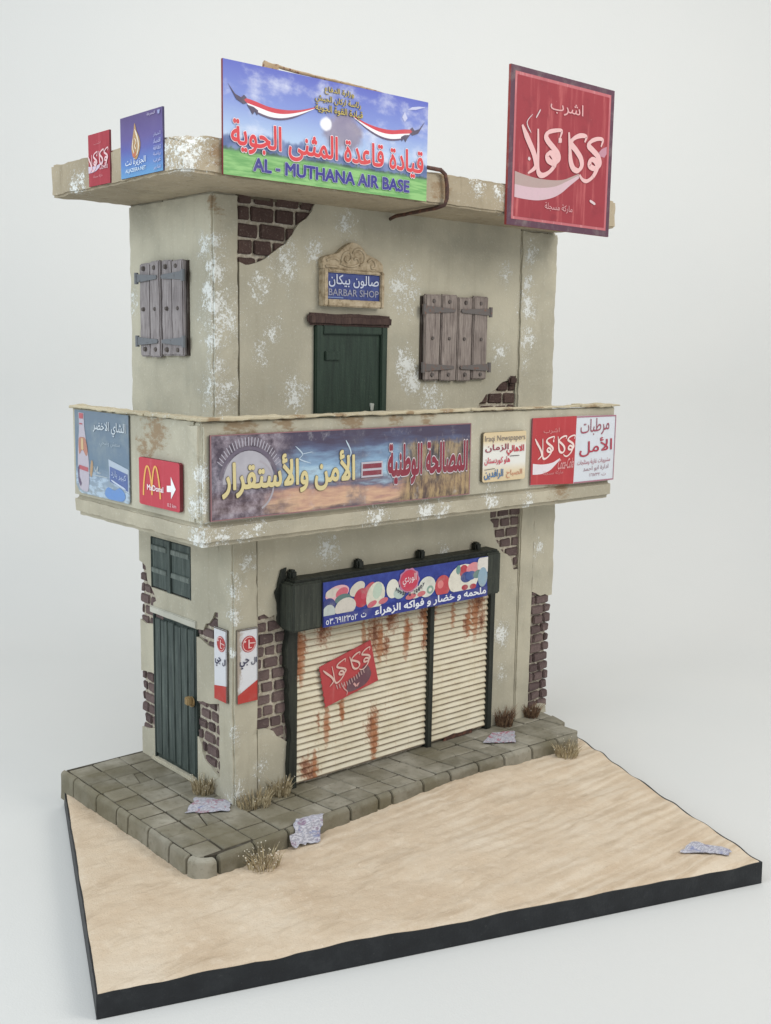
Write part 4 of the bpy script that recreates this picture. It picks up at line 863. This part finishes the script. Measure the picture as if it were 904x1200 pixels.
for k in range(24):
    a = math.radians(150 - k * 5.4); ry += ribbon([(.125 + .10 * math.cos(a), .42 + .44 * math.sin(a)), (.125 + .118 * math.cos(a), .42 + .54 * math.sin(a))], .006, asp, 0, False)
sg.add('dome_picture', ry, (176, 172, 186), .5); sg.add('dome_picture', arcring(.125, .42, .39, .43, 1 / .224 * .97, .1, 3.0), (108, 98, 116), .55)
sg.add('dome_picture', arcring(.135, .38, .30, .325, asp, -1.1, 1.2), (170, 164, 174), .6)
sg.add('hem', [[(0, 0), (1, 0), (1, .012), (0, .012)], [(0, .988), (1, .988), (1, 1), (0, 1)], [(0, .012), (.004, .012), (.004, .988), (0, .988)], [(.996, .012), (1, .012), (1, .988), (.996, .988)]], (150, 106, 110), .7)
sg.text("\u0627\u0644\u0623\u0645\u0646 \u0648\u0627\u0644\u0623\u0633\u062a\u0642\u0631\u0627\u0631", (.035, .25, .505, .74), (214, 198, 138), 3, .028, .014, (104, 88, 70))
sg.text("\u0627\u0644\u0645\u0635\u0627\u0644\u062d\u0629 \u0627\u0644\u0648\u0637\u0646\u064a\u0629", (.635, .22, .985, .78), (140, 46, 64), 3, .040, .026, (214, 204, 212))
sg.add('equals_sign', [[(.535, .39), (.61, .39), (.61, .45), (.535, .45)], [(.535, .48), (.61, .48), (.61, .54), (.535, .54)]], (136, 54, 70), 3); sg.add('equals_sign_outline', [[(.53, .365), (.615, .365), (.615, .565), (.53, .565)]], (186, 180, 192), 2.5)
sg.add('lightning', ribbon([(.285, .82), (.31, .72), (.30, .66), (.34, .60)], .007, asp) + ribbon([(.31, .72), (.345, .74)], .005, asp) + ribbon([(.47, .86), (.49, .70), (.475, .60)], .009, asp), (186, 206, 222), 1)

# --- newspaper sign
g = G("newspaper_print"); q = g.xyz(g.gen()); v = q[2]; n = g.noise(g.obj(), 8, 4)
M_NP = g.done(g.mix(g.f('MULTIPLY', n, .15), g.ramp(v, [(.0, s(216, 192, 146)), (.2, s(222, 206, 172)), (.36, s(226, 226, 220)), (.68, s(226, 226, 220)), (.82, s(222, 202, 160)), (1, s(214, 190, 144))]), s(190, 180, 160)), .5, spec=.25)
sg = Sign('newspaper_sign', "small cream sign listing newspaper titles in red, blue and orange on the balcony", FR(1.743, -.402, 1.968), .430, .338, M_NP, .025, outline=RB, edge=flat((96, 88, 70)))
sg.text("Iraqi Newspapers", (.03, .785, .97, .935), (122, 112, 112), 2, 0, ar=False)
sg.text("\u0627\u0644\u0632\u0645\u0627\u0646", (.04, .60, .58, .76), (150, 46, 70), 2, .016); sg.text("\u0627\u0644\u0627\u0647\u0627\u0644\u064a", (.53, .51, .95, .72), (196, 48, 66), 2, .03); sg.add('small_print', [[(.62, .49), (.84, .49), (.84, .505), (.62, .505)], [(.03, .245), (.27, .26), (.27, .272), (.03, .257)]], (92, 84, 84), 2)
sg.text("\u0647\u0627\u0648 \u0643\u0648\u0631\u062f\u0633\u062a\u0627\u0646", (.03, .34, .62, .50), (206, 56, 82), 2, .02); sg.text("\u0627\u0644\u0631\u0627\u0641\u062f\u064a\u0646", (.03, .045, .47, .25), (70, 118, 170), 2, .022)
sg.text("\u0627\u0644\u0635\u0628\u0627\u062d", (.54, .05, .92, .22), (206, 136, 100), 2, .008)

# --- red and white refreshment sign
sg = Sign('refreshment_sign', "red and white refreshment sign with Arabic script at the right balcony end", FR(2.245, -.394, 1.893), .965, .500, flat((208, 214, 222), .5, .08), .010, outline=[(0, .04), (.5, .0), (.985, -.005), (.985, .985), (.5, .995), (0, .99)], edge=flat((150, 70, 84)))
sg.add('red_field', [[(.0, .045), (.49, .0), (.50, .995), (.0, .99)]], (186, 48, 56), .6, mat=mat_red("red_print_board", (184, 50, 56), (196, 74, 76), (172, 42, 50)))
T_ = lambda a, b: (.012 + (a - .08) * .585, .56 + (b - .5) * 1.0); cola(sg, T_, .016, (236, 212, 206), 2, asp=1.9)
wave(sg, lambda a, b: (a * .50 - .01, b * .95 + .02), [(222, 214, 220)], 1); sg.text(SH, (.12, .755, .30, .84), (214, 140, 138), 2, .004); sg.text(MARK, (.13, .155, .36, .22), (212, 136, 136), 2)
sg.text("Coca-Cola", (.29, .23, .475, .38), (226, 160, 160), 2, .008, ar=False, shear=.1, slope=.05)
sg.text("\u0645\u0631\u0637\u0628\u0627\u062a", (.55, .67, .90, .93), (158, 70, 88), 2, .0, slope=.12); sg.text("\u0627\u0644\u0623\u0645\u0644", (.545, .38, .945, .64), (176, 50, 72), 2, .012, slope=.08)
sg.text("\u0645\u0634\u0631\u0648\u0628\u0627\u062a \u063a\u0627\u0632\u064a\u0629 \u0648\u0645\u062b\u0644\u062c\u0627\u062a", (.525, .25, .93, .34), (170, 84, 100), 2, -.004, slope=.05)
sg.text("\u0627\u062f\u0627\u0631\u0629 \u0627\u0628\u0648 \u0627\u062d\u0645\u062f", (.60, .15, .91, .235), (150, 104, 116), 2, -.004, slope=.05); sg.text("\u062a \u0662\u0663\u0667\u0666\u0661", (.68, .08, .88, .13), (160, 110, 120), 2, -.004)
sg.add('rim', [[(.495, .97), (.985, .965), (.985, .985), (.495, .99)], [(.975, .0), (.985, .0), (.985, .97), (.975, .97)], [(.495, .0), (.975, -.002), (.975, .018), (.495, .02)]], (170, 110, 128), 1)

# --- two electronics signs on the ground floor corner pillar
g = G("stained_white"); o = g.obj(); q = g.xyz(g.gen()); n = g.noise(o, 16, 6, .7)
st = g.step(g.f('ADD', g.f('SUBTRACT', g.f('SUBTRACT', .34, q[0]), g.f('MULTIPLY', g.f('SUBTRACT', 1, q[2]), .2)), g.f('MULTIPLY_ADD', n, .8, -.4)), .0, .16)
M_LGW = g.done(g.mix(g.f('MULTIPLY', st, .8), s(214, 216, 222), s(150, 130, 104)), .5, spec=.25)
def electronics(fr, W, H, label, flip, m_):
    sg = Sign('electronics_sign', label, fr, W, H, m_, .012, group='tall red and white signs on the corner pillar', edge=flat((92, 84, 72)))
    asp = W / H
    sg.add('red_wedge', [[(0, 0), (1, 0), (1, .285 if not flip else .235), (0, .115 if not flip else .185)]], (188, 52, 44), 1)
    cx, cy, r = .55, .79, .112 if not flip else .108
    sg.add('round_emblem', [[(cx + r * math.cos(t) / asp * (1 if not flip else .98), cy + r * math.sin(t)) for t in [k * 2 * math.pi / 28 for k in range(28)]]], (186, 48, 52), 1)
    sg.add('emblem_mark', arcring(cx, cy, r * .80, r * .90, asp, math.radians(-8), math.radians(-300), 26) + [[(cx + .02, cy + .02), (cx + r * .9 / asp, cy + .012), (cx + r * .9 / asp, cy - .002), (cx + .02, cy + .006)]] + [[(cx - .035, cy + .06), (cx + .03, cy + .06), (cx + .03, cy - .045), (cx + .13, cy - .045), (cx + .13, cy - .058), (cx - .035, cy - .058)]] + [ell(cx - .20, cy + .042, .055, .014)], (232, 186, 184), 2)
    sg.text("\u0627\u0644", (.66, .50, .93, .60), (62, 62, 92), 2, .02); sg.text("\u062c\u064a", (.10, .465, .56, .60), (62, 62, 92), 2, .02)
    sg.add('rim', [[(0, .985), (1, .985), (1, 1), (0, 1)], [(.96, 0), (1, 0), (1, .985), (.96, .985)]], (110, 100, 90), 2.5)
electronics(FR(.022, -.014, .664), .152, .47, "tall white and red electronics sign, brown stained, on the pillar's street side", False, M_LGW)
electronics(LF(-.014, .192, .66), .145, .465, "tall clean white and red electronics sign on the pillar's door side", True, flat((212, 214, 220), .5, .06))

# --- grocery fascia on the shutter housing
FW, FH = 1.505, .292
sg = Sign('fascia_sign', "blue grocery sign with painted fruit fixed to the shutter housing", FR(.580, -.152, 1.092), FW, FH, mat_paint("royal_blue_print", (42, 60, 150), (56, 78, 170), (34, 48, 128), .45, (3, 3, 3)), .012, edge=flat((50, 54, 92)))
asp = FW / FH
E_ = lambda cx, cy, rx, ry, rot=0: [(cx + (p[0]) / asp, cy + p[1]) for p in ell(0, 0, rx, ry, rot)]
fr_ = [((.075, .72, .30, .15, .15), (224, 170, 178), 1), ((.05, .74, .18, .09, .1), (206, 196, 186), 1.3), ((.10, .71, .16, .10, .3), (206, 92, 112), 1.3), ((.185, .74, .21, .13, .45), (206, 200, 186), 1.4), ((.03, .48, .16, .14, 0), (58, 66, 128), 1), ((.105, .57, .20, .10, .1), (92, 122, 120), 1.2), ((.21, .52, .20, .19, .7), (186, 48, 72), 1.3), ((.245, .66, .22, .10, .7), (196, 72, 92), 1.5), ((.12, .37, .27, .19, .15), (206, 200, 190), 1.6), ((.03, .31, .16, .16, 0), (186, 196, 192), 1.5),
       ((.29, .50, .24, .30, -.4), (216, 214, 196), 1.7), ((.30, .62, .12, .17, -.3), (184, 204, 186), 1.9), ((.39, .60, .17, .20, 0), (222, 220, 208), 1.2), ((.43, .47, .16, .12, 0), (178, 196, 190), 1.5), ((.27, .33, .13, .06, .3), (206, 90, 110), 2), ((.335, .36, .13, .06, .2), (206, 96, 112), 2),
       ((.60, .50, .25, .22, .2), (216, 220, 210), 1.2), ((.53, .42, .20, .13, .1), (206, 206, 196), 1.3), ((.62, .42, .10, .09, 0), (120, 166, 150), 1.5), ((.62, .42, .05, .045, 0), (226, 230, 216), 1.8), ((.50, .34, .15, .06, .1), (206, 100, 110), 2), ((.565, .36, .12, .055, .1), (206, 110, 116), 2),
       ((.70, .45, .23, .24, 0), (196, 66, 76), 1.2), ((.685, .50, .09, .09, 0), (220, 122, 122), 1.5), ((.835, .52, .46, .34, .05), (222, 218, 204), 1.4), ((.84, .70, .14, .17, .5), (186, 54, 70), 1.5), ((.90, .74, .22, .15, .1), (222, 136, 146), 1.6), ((.80, .78, .07, .10, 0), (106, 152, 146), 1.5), ((.855, .57, .18, .12, 0), (52, 72, 138), 1.9), ((.885, .59, .16, .10, 0), (66, 92, 156), 2), ((.93, .60, .14, .09, .2), (98, 134, 130), 2), ((.97, .82, .20, .24, 0), (220, 216, 210), 1.7), ((.965, .50, .15, .22, 0), (140, 170, 190), 1.8), ((.845, .32, .10, .06, 0), (176, 50, 70), 2), ((.90, .31, .10, .06, 0), (176, 54, 70), 2)]
for n_, (P, c, l) in enumerate(fr_):
    l = 1 + n_ * .03 + (l - 1) * .25
    cx, cy, rx, ry, rot = P; rx *= 1.12; ry *= 1.12; pg = [(min(.999, max(.001, a)), min(.99, max(.25, b))) for a, b in E_(cx, cy, rx, ry, rot)]; sg.add('painted_fruit', [pg], c, l, mat=flat(c, .5, .34))
sg.add('round_emblem', [[(.487 + .062 * (1 + .05 * math.cos(10 * t)) * math.cos(t), .73 + .285 * (1 + .05 * math.cos(10 * t)) * math.sin(t)) for t in [k * 2 * math.pi / 60 for k in range(60)]]], (190, 120, 160), 2.2)
sg.add('round_emblem', [[(.487 + .054 * math.cos(t), min(.985, .73 + .25 * math.sin(t))) for t in [k * 2 * math.pi / 40 for k in range(40)]]], (202, 52, 84), 2.7)
sg.text("\u0627\u0644\u0648\u0631\u062f\u064a", (.447, .60, .53, .87), (236, 210, 218), 3.2, .012, slope=.3)
arc = "Abbar & Zainy"
for k, ch_ in enumerate(arc):
    if ch_ == ' ': continue
    t = k / (len(arc) - 1); u_ = .405 + .165 * t; v_ = .47 - .17 * math.sin(math.pi * t); sg.text(ch_, (u_, v_ + .06, u_ + .011, v_ + .15), (40, 44, 74), 3.2, .012, ar=False)
sg.add('lettering_band', [[(.0, .0), (1, .0), (1, .25), (0, .25)]], (46, 58, 142), 2.3)
sg.text("\u0645\u0644\u062d\u0645\u0647 \u0648 \u062e\u0636\u0627\u0631 \u0648 \u0641\u0648\u0627\u0643\u0647 \u0627\u0644\u0632\u0647\u0631\u0627\u0621", (.285, .02, .99, .25), (226, 230, 240), 3.2, .03)
sg.text("\u062a", (.205, .065, .235, .17), (222, 226, 238), 3.2, .02); sg.text("\u0665\u0663.\u0666\u0669\u0661\u0662\u0663\u0665\u0662", (.012, .05, .185, .185), (222, 226, 238), 3.2, .012, ar=False)

# --- torn poster on the shutter
P0, P1, P2, P3 = (.651, .787), (1.089, .898), (1.164, .601), (.704, .503)
fru = Vector((P2[0] - P3[0], 0, P2[1] - P3[1])); W_ = fru.length; fru.normalize()
fr = frame((P3[0], -.024, P3[1]), tuple(fru), (0, -1, 0)); fv = Vector((fr[0][1], fr[1][1], fr[2][1]))
loc = lambda a, b: ((Vector((a - P3[0], 0, b - P3[1]))).dot(fru) / W_, (Vector((a - P3[0], 0, b - P3[1]))).dot(fv) / .3)
c0, c1, c2 = loc(*P0), loc(*P1), loc(*P2)
sc_ = [(c0[0] * (1 - t) + .012 * math.cos(t * 40) * .6 + .004, c0[1] * (1 - t)) for t in [k / 24 for k in range(25)]]
sg = Sign('advertising_poster', "torn red poster with white script pasted crookedly on the cream roller shutter", fr, W_, .3, mat_red("poster_red", (186, 60, 64), (196, 90, 90), (150, 44, 50)), .006, 'poster', outline=[(c2[0], 0 + c2[1]), c1, c0] + sc_)
Tq = lambda a, b: (a * (1 - .0) + c0[0] * b * .8, b)
T_ = lambda a, b: Tq(.03 + (a - .09) * 1.12, .66 + (b - .5) * 1.45); cola(sg, T_, .022, (222, 184, 172), 2.4, serif=False)
sg.add('drink_picture', [[Tq(*p) for p in spline([(.42, .10), (.47, .36), (.60, .36), (.80, .52), (.86, .44), (.88, .22), (.72, .06)], 4, True)]], (110, 72, 84), 1); sg.add('drink_picture', ribbon([Tq(*p) for p in [(.385, .36), (.36, .24), (.41, .12), (.39, .04)]], .012, 1.5) + [[Tq(*p) for p in P] for P in ([(.53, .22), (.56, .24), (.60, .14), (.57, .12)], [(.60, .18), (.65, .19), (.60, .10)])], (214, 160, 156), 2)
fr2 = []
for k in range(12):
    u_ = .24 + k * .046; v_ = .40 - .06 * math.sin((u_ - .24) * 3.2) + max(0, u_ - .45) * .42; fr2 += ribbon([Tq(u_, v_), Tq(u_ + .012, v_ - .12)], .010, 1.5)
sg.add('fringe', fr2, (196, 160, 156), 2)

# ------------------------------------------------------------------ dry grass tufts
def tuft(label, loc, spread, h, n_, mat, seeds=25, sx=1.0):
    t = thing('dry_grass_tuft', label, 'grass tuft', loc, 'dry grass tufts around the pavement'); mb = MB(); tips = []
    for k in range(n_):
        a = random.uniform(0, 6.283); r = spread * math.sqrt(random.random()) * .75; x = loc[0] + r * math.cos(a) * sx; y = loc[1] + r * math.sin(a); z_ = loc[2] - .005
        hh = h * random.uniform(.35, 1.0); lean = random.uniform(.1, .7); b = a + random.uniform(-.9, .9); dx, dy = math.cos(b) * lean * hh, math.sin(b) * lean * hh; w_ = random.uniform(.002, .004); c = random.uniform(0, 6.283); wx, wy = w_ * math.cos(c), w_ * math.sin(c)
        P = [(x, y, z_), (x + dx * .35, y + dy * .35, z_ + hh * .6), (x + dx, y + dy, z_ + hh)]
        q = [mb.bm.verts.new((P[0][0] - wx, P[0][1] - wy, P[0][2])), mb.bm.verts.new((P[0][0] + wx, P[0][1] + wy, P[0][2])), mb.bm.verts.new((P[1][0] + wx * .8, P[1][1] + wy * .8, P[1][2])), mb.bm.verts.new((P[1][0] - wx * .8, P[1][1] - wy * .8, P[1][2])), mb.bm.verts.new(P[2])]
        mb.bm.faces.new(q[:4]); mb.bm.faces.new((q[3], q[2], q[4])); tips.append(P[2])
    obj('blades', mb, mat, t)
    if seeds:
        mb = MB()
        for p in random.sample(tips, min(len(tips), seeds)):
            r = random.uniform(.002, .0042); p = Vector(p); bmesh.ops.create_icosphere(mb.bm, subdivisions=1, radius=r, matrix=Matrix.Translation(p))
        obj('seed_heads', mb, M_SEED, t)
tuft("pale dry grass tuft growing between the side door and the corner pillar", (-.035, .30, 0), .085, .15, 190, M_GRASS, 26)
tuft("low yellow dry grass tuft at the foot of the corner pillar's street side", (.11, -.06, 0), .12, .12, 230, M_GRASS, 8, 1.2)
tuft("dry grass tuft with pale seeds beside the left edge of the roller shutter", (.33, -.035, 0), .085, .15, 180, M_GRASS, 16, 1.1)
tuft("white seeded grass tuft on the sand against the front left kerb", (-.19, -.60, KZ + .005), .10, .13, 170, M_GRASS, 60, 1.2)
tuft("reddish brown dry grass tuft by the right edge of the roller shutter", (2.45, -.03, 0), .085, .17, 260, M_GRASS_B, 8)
tuft("small brown dry grass tuft at the foot of the right end wall", (2.76, -.03, 0), .075, .13, 190, M_GRASS_B, 4)
tuft("pale dry grass tuft on the sand against the far right kerb", (2.52, -.60, KZ + .01), .095, .13, 220, M_GRASS, 22, 1.1)

# ------------------------------------------------------------------ scraps of newspaper
def sheet(label, corners, zf, mat, amp=.012, n_=14, seed=0):
    mb = MB(); rows = []; cx = sum(c[0] for c in corners) / 4; cy = sum(c[1] for c in corners) / 4
    for j in range(n_ + 1):
        row = []
        for i in range(n_ + 1):
            u, v = i / n_, j / n_; x, y = [(corners[0][k] * (1 - u) + corners[1][k] * u) * (1 - v) + (corners[3][k] * (1 - u) + corners[2][k] * u) * v for k in (0, 1)]
            x += noise.noise(Vector((u * 4, v * 4, seed))) * .022; y += noise.noise(Vector((u * 4, v * 4, seed + 9))) * .022
            z_ = zf(x, y) + .006 + amp * (1 + noise.noise(Vector((u * 3.1, v * 3.1, seed + 5)))) + amp * .6 * abs(noise.noise(Vector((u * 8, v * 8, seed + 3))))
            row.append(mb.bm.verts.new((x, y, z_)))
        rows.append(row)
    for A, B in zip(rows, rows[1:]):
        for i in range(n_): mb.bm.faces.new((A[i], A[i + 1], B[i + 1], B[i]))
    o_ = obj('newspaper', mb, mat); me = o_.data; off = Vector((cx, cy, zf(cx, cy)))
    for v in me.vertices: v.co -= off
    o_.location = off; sd = o_.modifiers.new('solid', 'SOLIDIFY'); sd.thickness = .003
    o_['label'] = label; o_['category'] = 'newspaper'; o_['group'] = 'newspaper scraps lying about'
    return o_
flatz = lambda x, y: .002
sheet("crumpled newspaper sheet lying on the paving in front of the corner pillar", [(-.30, .09), (-.08, -.06), (.03, .06), (-.12, .25)], flatz, mat_news("newsprint_blue", 1, (160, 110, 126)), .005, seed=1)
def kz(x, y):
    t = (y - yf(x)) ; return .003 if t > .05 else (.003 - .012 * (1 - t / .05) if t > .0 else max(KZ + .012, -.01 + t * 1.6))
sheet("newspaper sheet draped over the front kerb onto the sand", [(.05, -.545), (.24, -.565), (.36, -.455), (.17, -.42)], kz, mat_news("newsprint_pink", 4, (128, 96, 124)), .006, seed=2)
sheet("crumpled newspaper with red print lying on the paving right of the roller shutter", [(2.02, -.22), (2.21, -.37), (2.38, -.20), (2.22, -.12)], flatz, mat_news("newsprint_red", 7, (166, 76, 96)), .005, seed=3)
sheet("thin torn newspaper strip on the sand near the far right base corner", [(1.86, -2.02), (2.05, -2.235), (2.12, -2.20), (2.03, -1.99)], sand_h, mat_news("newsprint_grey", 9, (132, 128, 150)), .005, seed=4)

for o_ in bpy.data.objects:
    if '_w' in o_: del o_['_w']
